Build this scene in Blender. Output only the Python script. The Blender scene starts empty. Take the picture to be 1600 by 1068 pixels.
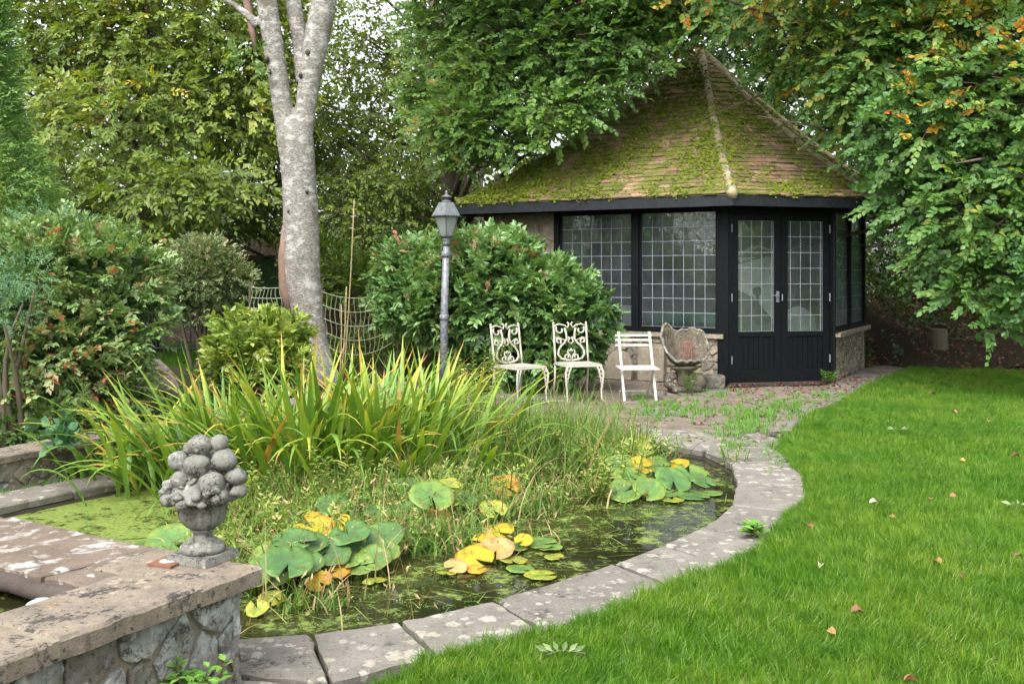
import bpy, bmesh, math, random
import numpy as np
from mathutils import Vector, Matrix
from mathutils.geometry import delaunay_2d_cdt
R = math.radians
rng = np.random.default_rng(7)
random.seed(7)
S = bpy.context.scene
COL = S.collection

# ------------------------------------------------------------------ camera, light, exposure
EYE = 1.4
cam = bpy.data.cameras.new('camera'); camo = bpy.data.objects.new('camera', cam); COL.objects.link(camo)
camo.location = (0, 0, EYE); camo.rotation_euler = (R(90), 0, 0)
cam.sensor_width = 36; cam.lens = 36; cam.shift_y = -(534 - 425) / 1600; cam.clip_end = 500; cam.clip_start = .05
S.camera = camo
SUN_EL, SUN_AZ = R(52), R(205)      # azimuth measured clockwise from +Y : behind the camera, to its left
w = bpy.data.worlds.new('World'); S.world = w; w.use_nodes = True
nt = w.node_tree; nt.nodes.clear()
sky = nt.nodes.new('ShaderNodeTexSky'); sky.sky_type = 'NISHITA'; sky.sun_disc = False
sky.sun_elevation = SUN_EL; sky.sun_rotation = SUN_AZ; sky.dust_density = 4; sky.air_density = 1.2
hs = nt.nodes.new('ShaderNodeHueSaturation'); hs.inputs['Saturation'].default_value = .22
bg = nt.nodes.new('ShaderNodeBackground'); bg.inputs['Strength'].default_value = .15
wo = nt.nodes.new('ShaderNodeOutputWorld')
nt.links.new(sky.outputs[0], hs.inputs['Color']); nt.links.new(hs.outputs[0], bg.inputs[0]); nt.links.new(bg.outputs[0], wo.inputs[0])
sl = bpy.data.lights.new('sun', 'SUN'); sl.energy = .65; sl.angle = R(32); sl.color = (1, .96, .9)
so = bpy.data.objects.new('sun', sl); COL.objects.link(so)
sd = Vector((math.sin(SUN_AZ) * math.cos(SUN_EL), math.cos(SUN_AZ) * math.cos(SUN_EL), math.sin(SUN_EL)))
so.rotation_euler = sd.to_track_quat('Z', 'Y').to_euler(); so.location = (0, 0, 20)
S.view_settings.view_transform = 'Standard'; S.view_settings.look = 'None'
S.view_settings.gamma = 1; S.view_settings.use_curve_mapping = False
S.view_settings.exposure = 1.95
S.cycles.max_bounces = 7; S.cycles.diffuse_bounces = 5; S.cycles.glossy_bounces = 3
S.cycles.transmission_bounces = 4; S.cycles.transparent_max_bounces = 12
S.cycles.caustics_reflective = False; S.cycles.caustics_refractive = False

# ------------------------------------------------------------------ helpers
def at(px, py, Y):
    return np.array([(px - 800) / 1600 * Y, Y, EYE - (py - 425) / 1600 * Y])
def gr(px, py, z=0.0):
    Y = (EYE - z) * 1600 / (py - 425)
    return np.array([(px - 800) / 1600 * Y, Y, z])

W = {}   # world position at which an object is built
def tag(o, label=None, cat=None, group=None, kind=None):
    if label: o['label'] = label
    if cat: o['category'] = cat
    if group: o['group'] = group
    if kind: o['kind'] = kind
    return o
def thing(name, label, cat, loc=(0, 0, 0), group=None):
    o = bpy.data.objects.new(name, None); COL.objects.link(o); o.empty_display_size = .1
    o.location = loc; W[o] = Vector(loc)
    return tag(o, label, cat, group)
def kids(o): return [c for c in bpy.data.objects if c.parent == o]
def copy_tree(o, parent=None):
    c = o.copy(); COL.objects.link(c); c.parent = parent
    for ch in kids(o): copy_tree(ch, c)
    return c

def mesh_np(verts, faces, attrs=None, smooth=False, name='mesh'):
    """faces: list of int arrays (m,k)"""
    me = bpy.data.meshes.new(name)
    verts = np.asarray(verts, dtype=np.float32)
    faces = [np.asarray(f, dtype=np.int32) for f in faces if len(f)]
    me.vertices.add(len(verts)); me.vertices.foreach_set('co', verts.ravel())
    nl = sum(f.size for f in faces); npol = sum(len(f) for f in faces)
    me.loops.add(nl); me.polygons.add(npol)
    me.loops.foreach_set('vertex_index', np.concatenate([f.ravel() for f in faces]))
    tot = np.concatenate([np.full(len(f), f.shape[1], np.int32) for f in faces])
    start = np.concatenate([[0], np.cumsum(tot)[:-1]]).astype(np.int32)
    me.polygons.foreach_set('loop_start', start)
    me.polygons.foreach_set('loop_total', tot)
    me.polygons.foreach_set('use_smooth', np.full(npol, smooth, dtype=bool))
    me.update(calc_edges=True)
    for k, a in (attrs or {}).items():
        at_ = me.attributes.new(k, 'FLOAT', 'POINT'); at_.data.foreach_set('value', np.asarray(a, np.float32))
    return me

def link_mesh(name, me, mat, parent=None, loc=(0, 0, 0), wl=None):
    o = bpy.data.objects.new(name, me); COL.objects.link(o)
    if mat is not None and len(me.materials) == 0: me.materials.append(mat)
    p = Vector(loc); W[o] = p
    if parent is not None:
        o.parent = parent; o.location = p - W[parent]
    else: o.location = p
    return o

class MB:
    def __init__(s): s.v = []; s.q = []; s.t = []; s.n = 0; s.a = []
    def add(s, v, q=(), t=(), a=0.):
        v = np.asarray(v, float).reshape(-1, 3)
        for f in q: s.q.append([i + s.n for i in f])
        for f in t: s.t.append([i + s.n for i in f])
        s.v.append(v); s.n += len(v); s.a.append(np.broadcast_to(a, (len(v),)))
        return s
    def box(s, lo, hi, a=0.):
        x0, y0, z0 = lo; x1, y1, z1 = hi
        v = [(x0,y0,z0),(x1,y0,z0),(x1,y1,z0),(x0,y1,z0),(x0,y0,z1),(x1,y0,z1),(x1,y1,z1),(x0,y1,z1)]
        return s.add(v, BOXQ, a=a)
    def hexa(s, v8, a=0.): return s.add(v8, BOXQ, a=a)
    def tube(s, pts, rad, seg=8, a=0., cap=True, flat=1.0):
        pts = np.asarray(pts, float); n = len(pts)
        rad = np.broadcast_to(rad, (n,)).astype(float)
        T = np.gradient(pts, axis=0); T /= np.linalg.norm(T, axis=1)[:, None] + 1e-12
        up = np.array([0, 0, 1.]) if abs(T[0][2]) < .9 else np.array([1., 0, 0])
        X = np.cross(T[0], up); X /= np.linalg.norm(X)
        vs = []
        for i in range(n):
            X = X - T[i] * X.dot(T[i]); X /= np.linalg.norm(X) + 1e-12
            Yv = np.cross(T[i], X)
            th = np.arange(seg) / seg * 2 * math.pi
            vs.append(pts[i] + rad[i] * (np.cos(th)[:, None] * X + flat * np.sin(th)[:, None] * Yv))
        v = np.concatenate(vs); q = []
        for i in range(n - 1):
            for j in range(seg):
                k = (j + 1) % seg
                q.append((i*seg+j, i*seg+k, (i+1)*seg+k, (i+1)*seg+j))
        t = []
        if cap:
            v = np.vstack([v, pts[0], pts[-1]]); c0 = n*seg; c1 = c0 + 1
            for j in range(seg):
                k = (j + 1) % seg
                t.append((c0, k, j)); t.append((c1, (n-1)*seg+j, (n-1)*seg+k))
        return s.add(v, q, t, a)
    def lathe(s, prof, c=(0, 0, 0), seg=24, mod=None, a=0.):
        c = np.asarray(c, float); th = np.arange(seg) / seg * 2 * math.pi; vs = []
        for (r, z) in prof:
            rr = r * (mod(th, z) if mod else 1.0) * np.ones(seg)
            vs.append(np.stack([rr*np.cos(th), rr*np.sin(th), np.full(seg, z)], 1) + c)
        v = np.concatenate(vs); q = []
        for i in range(len(prof) - 1):
            for j in range(seg):
                k = (j + 1) % seg
                q.append((i*seg+j, i*seg+k, (i+1)*seg+k, (i+1)*seg+j))
        n = len(prof) * seg; v = np.vstack([v, c + [0, 0, prof[0][1]], c + [0, 0, prof[-1][1]]]); t = []
        for j in range(seg):
            k = (j + 1) % seg
            t.append((n, k, j)); t.append((n + 1, n - seg + j, n - seg + k))
        return s.add(v, q, t, a)
    def blob(s, c, r, seg=12, rings=8, jit=.0, a=0., seed=0):
        c = np.asarray(c, float); r = np.broadcast_to(r, (3,))
        pr = []
        th = np.arange(seg) / seg * 2 * math.pi
        rs = np.random.default_rng(seed + 1)
        ph = rs.uniform(0, 6, 6)
        def f(d): return 1 + jit * (np.sin(d[..., 0]*4+ph[0]) * np.sin(d[..., 1]*4+ph[1]) + np.sin(d[..., 2]*5+ph[2])*.7 + .5*np.sin(d[...,0]*9+ph[3])*np.sin(d[...,2]*8+ph[4]))
        vs = []
        for i in range(1, rings):
            p = math.pi * i / rings
            d = np.stack([math.sin(p)*np.cos(th), math.sin(p)*np.sin(th), np.full(seg, -math.cos(p))], 1)
            vs.append(c + d * r * f(d)[:, None])
        v = np.concatenate(vs)
        d0 = np.array([[0, 0, -1.], [0, 0, 1.]]); v = np.vstack([v, c + d0 * r * f(d0)[:, None]])
        q = []; t = []; m = rings - 1
        for i in range(m - 1):
            for j in range(seg):
                k = (j + 1) % seg
                q.append((i*seg+j, i*seg+k, (i+1)*seg+k, (i+1)*seg+j))
        for j in range(seg):
            k = (j + 1) % seg
            t.append((m*seg, k, j)); t.append((m*seg+1, (m-1)*seg+j, (m-1)*seg+k))
        return s.add(v, q, t, a)
    def build(s, name, mat, parent=None, origin=None, smooth=False, jitter=0., kind=None, label=None):
        v = np.concatenate(s.v)
        if jitter: v = v + (fbm(v * 9, 3) - .5)[:, None] * jitter * np.array([1, -1, .6])
        if origin is None:
            lo, hi = v.min(0), v.max(0); origin = ((lo[0]+hi[0])/2, (lo[1]+hi[1])/2, lo[2])
        me = mesh_np(v - np.asarray(origin), [np.array(s.q, np.int32).reshape(-1, 4), np.array(s.t, np.int32).reshape(-1, 3)],
                     {'v': np.concatenate(s.a)}, smooth, name)
        o = link_mesh(name, me, mat, parent, origin)
        if kind: o['kind'] = kind
        if label: o['label'] = label
        return o
BOXQ = [(0,3,2,1),(4,5,6,7),(0,1,5,4),(1,2,6,5),(2,3,7,6),(3,0,4,7)]

_fr = np.random.default_rng(11)
_F = [(_fr.normal(size=(6, 3)), _fr.uniform(0, 6.28, 6)) for _ in range(6)]
def fbm(p, octs=3):
    """cheap smooth noise about 0..1"""
    p = np.asarray(p, float); out = np.zeros(p.shape[:-1]); amp = 1; tot = 0; f = 1
    for o in range(octs):
        K, ph = _F[o]
        out += amp * np.sin(p @ (K.T * f) + ph).sum(-1) / 3.2; tot += amp; amp *= .5; f *= 2.1
    return .5 + .5 * np.tanh(out / tot)

def inpoly(P, poly):
    x, y = P[:, 0], P[:, 1]; c = np.zeros(len(P), bool); n = len(poly)
    for i in range(n):
        x0, y0 = poly[i][:2]; x1, y1 = poly[(i + 1) % n][:2]
        if y0 == y1: continue
        c ^= ((y0 > y) != (y1 > y)) & (x < (x1 - x0) * (y - y0) / (y1 - y0) + x0)
    return c

# ------------------------------------------------------------------ materials
def newmat(name):
    m = bpy.data.materials.new(name); m.use_nodes = True; n = m.node_tree; n.nodes.clear()
    out = n.nodes.new('ShaderNodeOutputMaterial'); return m, n, out
def nd(n, t, **kw):
    x = n.nodes.new(t)
    for k, v in kw.items():
        if k in x.inputs.keys(): x.inputs[k].default_value = v
        else: setattr(x, k, v)
    return x
def ramp(n, src, stops):
    r = n.nodes.new('ShaderNodeValToRGB'); e = r.color_ramp.elements
    while len(e) < len(stops): e.new(.5)
    for i, (p, c) in enumerate(stops):
        e[i].position = p; e[i].color = (c, c, c, 1) if isinstance(c, (int, float)) else (*c, 1)
    n.links.new(src, r.inputs[0]); return r.outputs[0]
def mixc(n, f, a, b, mode='MIX'):
    m = n.nodes.new('ShaderNodeMix'); m.data_type = 'RGBA'; m.blend_type = mode
    for i, s_ in ((0, f), (6, a), (7, b)):
        if isinstance(s_, bpy.types.NodeSocket): n.links.new(s_, m.inputs[i])
        elif i == 0: m.inputs[0].default_value = s_
        else: m.inputs[i].default_value = (*s_, 1) if not isinstance(s_, (int, float)) else (s_, s_, s_, 1)
    return m.outputs[2]
def noise(n, scale, detail=4, rough=.55, vec=None, dist=0):
    x = nd(n, 'ShaderNodeTexNoise', Scale=scale, Detail=detail, Roughness=rough, Distortion=dist)
    if vec is None: vec = pos(n)
    n.links.new(vec, x.inputs['Vector']); return x.outputs[0]
def pos(n):
    for x in n.nodes:
        if x.type == 'NEW_GEOMETRY': return x.outputs['Position']
    return n.nodes.new('ShaderNodeNewGeometry').outputs['Position']
def bump(n, h, strength=.5, dist=.01):
    b = nd(n, 'ShaderNodeBump', Strength=strength, Distance=dist); n.links.new(h, b.inputs['Height']); return b.outputs[0]
def principled(n, out, color, rough=.7, normal=None, metallic=0., spec=.5):
    p = n.nodes.new('ShaderNodeBsdfPrincipled')
    if isinstance(color, bpy.types.NodeSocket): n.links.new(color, p.inputs['Base Color'])
    else: p.inputs['Base Color'].default_value = (*color, 1)
    if isinstance(rough, bpy.types.NodeSocket): n.links.new(rough, p.inputs['Roughness'])
    else: p.inputs['Roughness'].default_value = rough
    p.inputs['Metallic'].default_value = metallic; p.inputs['Specular IOR Level'].default_value = spec
    if normal is not None: n.links.new(normal, p.inputs['Normal'])
    n.links.new(p.outputs[0], out.inputs[0]); return p

def leafmat(name, stops, rough=.45, trans=.38, spec=.4, mott=0):
    m, n, out = newmat(name)
    a = nd(n, 'ShaderNodeAttribute', attribute_name='v')
    c = ramp(n, a.outputs['Fac'], stops)
    nz = noise(n, 40, 2)
    c = mixc(n, .5, c, ramp(n, nz, [(.3, .62), (.7, 1.0)]), 'MULTIPLY')
    if mott:
        c = mixc(n, ramp(n, noise(n, 26, 6, .75), [(.52, 0.), (.66, .8)]), c, (.12, .075, .02)); c = mixc(n, .5, c, ramp(n, noise(n, 9, 4, .6), [(.35, .55), (.65, 1.15)]), 'MULTIPLY')
    p = principled(n, out, c, rough, bump(n, noise(n, 22, 3), .5, .02) if mott else None, spec=spec)
    t = n.nodes.new('ShaderNodeBsdfTranslucent')
    c2 = mixc(n, 1, c, (1.35, 1.3, .5), 'MULTIPLY'); n.links.new(c2, t.inputs[0])
    mx = n.nodes.new('ShaderNodeMixShader'); mx.inputs[0].default_value = trans
    n.links.new(p.outputs[0], mx.inputs[1]); n.links.new(t.outputs[0], mx.inputs[2]); n.links.new(mx.outputs[0], out.inputs[0])
    return m

def stonemat(name, c1, c2, scale=6, lichen=.5, lich_col=(.62, .61, .56), dark=.5, moss=0., orange=0., bumps=.6, lsc=14, patch=0., speck=0., lmask=.42):
    m, n, out = newmat(name)
    a = noise(n, scale, 8, .65)
    c = mixc(n, ramp(n, a, [(.3, 0.), (.7, 1.)]), c1, c2)
    fine = noise(n, scale*14, 4, .7)
    c = mixc(n, .45, c, ramp(n, fine, [(.25, .35), (.75, 1.25)]), 'MULTIPLY')
    if dark:
        dk = noise(n, scale*5, 6, .75)
        big = noise(n, scale*.8, 2)
        add = n.nodes.new('ShaderNodeMath'); add.operation = 'MULTIPLY'; n.links.new(dk, add.inputs[0]); n.links.new(big, add.inputs[1])
        th = .39 - .10*dark
        c = mixc(n, ramp(n, add.outputs[0], [(th, 0.), (th+.05, min(1., dark+.3))]), c, (.055, .05, .045))
    if lichen:
        v = nd(n, 'ShaderNodeTexVoronoi', Scale=lsc, Randomness=1.)
        nz = nd(n, 'ShaderNodeTexNoise', Scale=lsc*2.2, Detail=3.); n.links.new(pos(n), nz.inputs['Vector'])
        vm = nd(n, 'ShaderNodeVectorMath', operation='SCALE'); vm.inputs['Scale'].default_value = .9/lsc; n.links.new(nz.outputs['Color'], vm.inputs[0])
        va = nd(n, 'ShaderNodeVectorMath', operation='ADD'); n.links.new(pos(n), va.inputs[0]); n.links.new(vm.outputs[0], va.inputs[1])
        n.links.new(va.outputs[0], v.inputs['Vector'])
        sep = n.nodes.new('ShaderNodeSeparateColor'); n.links.new(v.outputs['Color'], sep.inputs[0])
        rad = nd(n, 'ShaderNodeMath', operation='MULTIPLY'); n.links.new(sep.outputs[0], rad.inputs[0]); rad.inputs[1].default_value = .62*lichen+.1
        sub = nd(n, 'ShaderNodeMath', operation='SUBTRACT'); n.links.new(rad.outputs[0], sub.inputs[0]); n.links.new(v.outputs['Distance'], sub.inputs[1])
        l = ramp(n, sub.outputs[0], [(-0. if 0 else 0., 0.), (.10, .72)]); l = mixc(n, .55, l, ramp(n, noise(n, 75, 4, .7), [(.38, .25), (.6, 1.1)]), 'MULTIPLY')
        lich_src = mixc(n, ramp(n, noise(n, 11, 2), [(.4, 0.), (.6, 1.)]), lich_col, tuple(q*f for q, f in zip(lich_col, (.80, .76, .62))))
        big2 = ramp(n, noise(n, 2.3, 3), [(lmask, .0), (lmask+.14, 1.)])
        l = mixc(n, 1., l, big2, 'MULTIPLY')
        c = mixc(n, l, c, lich_src)
    if patch:
        pz = noise(n, 7, 5, .6, dist=.6)
        c = mixc(n, ramp(n, pz, [(.62-.14*patch, 0.), (.70-.14*patch, .75)]), c, lich_col)
    if speck:
        v2 = nd(n, 'ShaderNodeTexVoronoi', Scale=48., Randomness=1.)
        nz2 = nd(n, 'ShaderNodeTexNoise', Scale=70., Detail=2.); n.links.new(pos(n), nz2.inputs['Vector'])
        vm2 = nd(n, 'ShaderNodeVectorMath', operation='SCALE'); vm2.inputs['Scale'].default_value = .03; n.links.new(nz2.outputs['Color'], vm2.inputs[0])
        va2 = nd(n, 'ShaderNodeVectorMath', operation='ADD'); n.links.new(pos(n), va2.inputs[0]); n.links.new(vm2.outputs[0], va2.inputs[1]); n.links.new(va2.outputs[0], v2.inputs['Vector'])
        s2 = n.nodes.new('ShaderNodeSeparateColor'); n.links.new(v2.outputs['Color'], s2.inputs[0])
        r2 = nd(n, 'ShaderNodeMath', operation='MULTIPLY_ADD'); n.links.new(s2.outputs[1], r2.inputs[0]); r2.inputs[1].default_value = .75; r2.inputs[2].default_value = -.38
        sb = nd(n, 'ShaderNodeMath', operation='SUBTRACT'); n.links.new(r2.outputs[0], sb.inputs[0]); n.links.new(v2.outputs['Distance'], sb.inputs[1])
        c = mixc(n, ramp(n, sb.outputs[0], [(0., 0.), (.06, .8*speck)]), c, (.05, .042, .035))
        z3 = noise(n, 28, 5, .7); c = mixc(n, ramp(n, z3, [(.56, 0.), (.62, .6*speck)]), c, (.085, .07, .055))
    if orange:
        oz = noise(n, 17, 3, .6)
        c = mixc(n, ramp(n, oz, [(.70-.05*orange, 0.), (.75-.05*orange, .8)]), c, (.55, .27, .05))
    if moss:
        mz = noise(n, 5, 6, .7)
        c = mixc(n, ramp(n, mz, [(.62-.25*moss, 0.), (.74-.25*moss, 1.)]), c, (.07, .09, .02))
    h = mixc(n, .5, a, fine)
    principled(n, out, c, .92, bump(n, h, bumps, .012), spec=.2)
    return m

def plain(name, col, rough=.5, metallic=0., nz=0., scale=20, spec=.5, bmp=0., col2=None):
    m, n, out = newmat(name); c = col; nm = None
    if nz:
        z = noise(n, scale, 5, .65)
        c = mixc(n, ramp(n, z, [(.38, 0.), (.68, 1.)]), col, col2 if col2 else tuple(x*(1-nz) for x in col))
        if bmp: nm = bump(n, z, bmp, .005)
    principled(n, out, c, rough, nm, metallic, spec); return m

M = {}
M['slab'] = stonemat('paving_stone', (.205, .19, .165), (.135, .122, .105), 5, .85, (.40, .385, .35), dark=.55, lsc=15, speck=.6, lmask=.38)
M['slab_b'] = stonemat('paving_stone_worn', (.185, .17, .148), (.125, .112, .098), 6, .75, (.38, .365, .33), dark=.8, lsc=21, speck=.7, lmask=.38)
M['terrace'] = stonemat('terrace_stone', (.205, .165, .135), (.12, .098, .082), 3, .5, (.34, .32, .28), dark=.35, moss=.3, lsc=9, speck=.4)
M['coping'] = stonemat('wall_coping_stone', (.265, .22, .168), (.16, .135, .108), 9, .6, (.42, .37, .31), dark=.9, orange=.3, lsc=22, bumps=.9, speck=1., lmask=.42)
M['mortar'] = stonemat('mortar', (.25, .22, .16), (.16, .14, .10), 8, 0, dark=.3, moss=.25)
M['whitestone'] = stonemat('lichened_stone', (.34, .35, .335), (.125, .12, .10), 12, .8, (.46, .47, .46), dark=1., orange=.3, lsc=34, bumps=1., speck=.8, patch=.5)
M['greystone'] = stonemat('grey_stone', (.24, .225, .19), (.11, .10, .08), 14, .6, (.44, .44, .42), dark=.8, lsc=34, bumps=1., speck=.7, patch=.15)
M['hutstone'] = stonemat('summerhouse_stone', (.31, .265, .195), (.18, .155, .12), 9, .5, (.44, .42, .38), dark=.5, lsc=26, speck=.4)
M['urn'] = stonemat('cast_stone', (.27, .27, .245), (.15, .15, .125), 22, .6, (.42, .42, .40), dark=1., lsc=50, bumps=.8, speck=.8)
M['wetslab'] = stonemat('lichen_slab', (.18, .14, .11), (.11, .085, .065), 6, .6, (.40, .39, .365), dark=.5, lsc=11, patch=.55, speck=.6)
M['wetedge'] = stonemat('damp_stone', (.10, .08, .07), (.05, .042, .036), 6, 0, dark=.3)
M['black'] = plain('black_paint', (.0025, .0036, .0045), .55, nz=.3, scale=30, col2=(.006, .0075, .0085), bmp=.15, spec=.12)
M['fascia'] = plain('weathered_black_paint', (.007, .0095, .0125), .55, nz=.3, scale=20, col2=(.016, .019, .023), bmp=.15, spec=.25)
M['lead'] = plain('lead_strip', (.22, .245, .275), .55, nz=.3, spec=.3)
M['white'] = plain('chipped_white_paint', (.40, .385, .33), .6, nz=.5, scale=45, col2=(.26, .24, .18), bmp=.3)
M['white2'] = plain('white_paint', (.46, .455, .415), .55, nz=.25, scale=35, col2=(.42, .40, .34))
M['pewter'] = plain('weathered_metal', (.085, .09, .105), .5, .2, nz=.5, scale=35, col2=(.24, .25, .28), bmp=.3)
M['pewterd'] = plain('dull_metal', (.11, .12, .125), .55, .0, nz=.4, scale=25, col2=(.055, .06, .06), bmp=.3)
M['rust'] = plain('rusty_wire', (.28, .12, .085), .8, nz=.5, scale=60)
M['plaster'] = plain('cream_plaster', (.22, .20, .14), .85, nz=.3, scale=6)
M['innerwhite'] = plain('white_board', (.8, .82, .82), .5)
M['cloth'] = plain('dark_cover', (.02, .022, .028), .6)
M['green'] = plain('green_plastic', (.01, .16, .07), .5)
M['woodd'] = plain('dark_boards', (.045, .035, .028), .8, nz=.5, scale=14)
M['fence'] = plain('brown_boards', (.11, .07, .05), .85, nz=.6, scale=12)
M['greenwood'] = plain('green_boards', (.045, .10, .03), .8, nz=.6, scale=18)
M['wire'] = plain('pale_wire', (.26, .28, .18), .6)
M['cane'] = plain('bamboo', (.45, .36, .18), .6, nz=.4, scale=30)
M['plastic'] = plain('white_plastic', (.8, .83, .86), .35, nz=.2, scale=10)
M['stem'] = plain('stem', (.10, .085, .05), .8, nz=.4, scale=40)
M['bark'] = plain('dark_bark', (.09, .07, .05), .9, nz=.6, scale=18, bmp=.6)
M['barkg'] = plain('grey_branch_bark', (.28, .25, .20), .9, nz=.5, scale=18, bmp=.5)

def barkmat():
    m, n, out = newmat('pale_bark')
    mp = nd(n, 'ShaderNodeMapping'); mp.inputs['Scale'].default_value = (1, 1, 2.0); n.links.new(pos(n), mp.inputs[0])
    a = noise(n, 7, 8, .75, mp.outputs[0]); b = noise(n, 32, 6, .75, mp.outputs[0]); d = noise(n, 3.5, 5, .65)
    c = mixc(n, ramp(n, b, [(.38, 0.), (.62, 1.)]), (.10, .09, .075), (.30, .285, .255))
    c = mixc(n, ramp(n, a, [(.52, 0.), (.58, .8)]), c, (.42, .41, .38))
    e2 = noise(n, 60, 3, .6, mp.outputs[0]); c = mixc(n, ramp(n, e2, [(.60, 0.), (.66, .7)]), c, (.06, .05, .04))
    c = mixc(n, ramp(n, d, [(.54, 0.), (.66, .7)]), c, (.09, .075, .052))
    h = mixc(n, .5, a, b)
    principled(n, out, c, .85, bump(n, h, .8, .02), spec=.2); return m
M['palebark'] = barkmat()
M['peeled'] = plain('peeled_wood', (.20, .12, .085), .85, nz=.5, scale=14, col2=(.12, .085, .065), bmp=.4)

def tilemat(name, c1, c2):
    m, n, out = newmat(name)
    a = noise(n, 9, 6, .7); b = noise(n, 70, 3, .6)
    c = mixc(n, ramp(n, a, [(.3, 0.), (.7, 1.)]), c1, c2)
    c = mixc(n, .5, c, ramp(n, b, [(.3, .5), (.7, 1.2)]), 'MULTIPLY')
    mz = noise(n, 3.2, 6, .7)
    c = mixc(n, ramp(n, mz, [(.40, 0.), (.54, .85)]), c, (.10, .125, .02))
    l = noise(n, 26, 3, .6)
    c = mixc(n, ramp(n, l, [(.68, 0.), (.71, .8)]), c, (.5, .48, .43))
    principled(n, out, c, .95, bump(n, b, .5, .01), spec=.1); return m
M['tile1'] = tilemat('clay_tile', (.34, .185, .13), (.20, .125, .095))
M['tile2'] = tilemat('clay_tile_dark', (.22, .13, .10), (.12, .09, .075))
M['tile3'] = tilemat('clay_tile_pink', (.42, .26, .20), (.28, .18, .14))
M['hip'] = stonemat('hip_tile', (.36, .28, .20), (.2, .19, .08), 8, .9, (.42, .40, .36), dark=.4, moss=.55, lsc=16, lmask=.36)

def glassmat():
    m, n, out = newmat('window_glass')
    t = n.nodes.new('ShaderNodeBsdfTransparent'); t.inputs[0].default_value = (.94, .97, .96, 1)
    g = nd(n, 'ShaderNodeBsdfGlossy'); g.inputs['Roughness'].default_value = .015; g.inputs['Color'].default_value = (.9, .95, 1, 1)
    lw = nd(n, 'ShaderNodeFresnel'); lw.inputs['IOR'].default_value = 1.8
    h = noise(n, 9, 2); nm = bump(n, h, .12, .02)
    n.links.new(nm, g.inputs['Normal'])
    mx = n.nodes.new('ShaderNodeMixShader'); n.links.new(lw.outputs[0], mx.inputs[0])
    n.links.new(t.outputs[0], mx.inputs[1]); n.links.new(g.outputs[0], mx.inputs[2])
    df = n.nodes.new('ShaderNodeBsdfDiffuse'); df.inputs[0].default_value = (.42, .50, .50, 1); m2 = n.nodes.new('ShaderNodeMixShader')
    n.links.new(ramp(n, noise(n, 3, 4), [(.3, .025), (.7, .07)]), m2.inputs[0]); n.links.new(mx.outputs[0], m2.inputs[1]); n.links.new(df.outputs[0], m2.inputs[2]); n.links.new(m2.outputs[0], out.inputs[0])
    return m
M['glass'] = glassmat()
m, n, out = newmat('milky_lantern_glass')
t = n.nodes.new('ShaderNodeBsdfTransparent'); d = nd(n, 'ShaderNodeBsdfPrincipled', Roughness=.35); d.inputs['Base Color'].default_value = (.24, .27, .25, 1)
mx = n.nodes.new('ShaderNodeMixShader'); mx.inputs[0].default_value = .6
n.links.new(t.outputs[0], mx.inputs[1]); n.links.new(d.outputs[0], mx.inputs[2]); n.links.new(mx.outputs[0], out.inputs[0]); M['milk'] = m

def watermat():
    m, n, out = newmat('pond_water')
    a = noise(n, 1.3, 6, .7); f = noise(n, 60, 4, .7); b = noise(n, 7, 6, .75)
    sx = n.nodes.new('ShaderNodeSeparateXYZ'); n.links.new(pos(n), sx.inputs[0])
    # floating weed is thick in the sheltered left arm and thin towards open water on the right
    mr = nd(n, 'ShaderNodeMapRange'); mr.inputs['From Min'].default_value = -2.4; mr.inputs['From Max'].default_value = -1.2
    mr.inputs['To Min'].default_value = .16; mr.inputs['To Max'].default_value = 0.0
    n.links.new(sx.outputs[0], mr.inputs['Value'])
    my = nd(n, 'ShaderNodeMapRange'); my.inputs['From Min'].default_value = 4.9; my.inputs['From Max'].default_value = 5.3
    n.links.new(sx.outputs[1], my.inputs['Value'])
    mu = nd(n, 'ShaderNodeMath', operation='MULTIPLY'); n.links.new(mr.outputs[0], mu.inputs[0]); n.links.new(my.outputs[0], mu.inputs[1])
    ad = nd(n, 'ShaderNodeMath', operation='ADD'); n.links.new(b, ad.inputs[0]); n.links.new(mu.outputs[0], ad.inputs[1])
    fac = ramp(n, ad.outputs[0], [(.52, 0.), (.62, .95)])
    g = ramp(n, f, [(.3, (.045, .06, .012)), (.5, (.13, .18, .03)), (.7, (.24, .31, .06))])
    wd = n.nodes.new('ShaderNodeBsdfPrincipled'); n.links.new(g, wd.inputs['Base Color']); wd.inputs['Roughness'].default_value = .6
    n.links.new(bump(n, f, .6, .01), wd.inputs['Normal'])
    wt = n.nodes.new('ShaderNodeBsdfPrincipled'); n.links.new(ramp(n, a, [(.3, (.006, .008, .004)), (.7, (.03, .03, .01))]), wt.inputs['Base Color'])
    wt.inputs['Roughness'].default_value = .04; wt.inputs['IOR'].default_value = 1.33
    n.links.new(bump(n, noise(n, 5, 2), .05, .02), wt.inputs['Normal'])
    mx = n.nodes.new('ShaderNodeMixShader'); n.links.new(fac, mx.inputs[0]); n.links.new(wt.outputs[0], mx.inputs[1]); n.links.new(wd.outputs[0], mx.inputs[2])
    n.links.new(mx.outputs[0], out.inputs[0]); return m
M['water'] = watermat()

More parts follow.
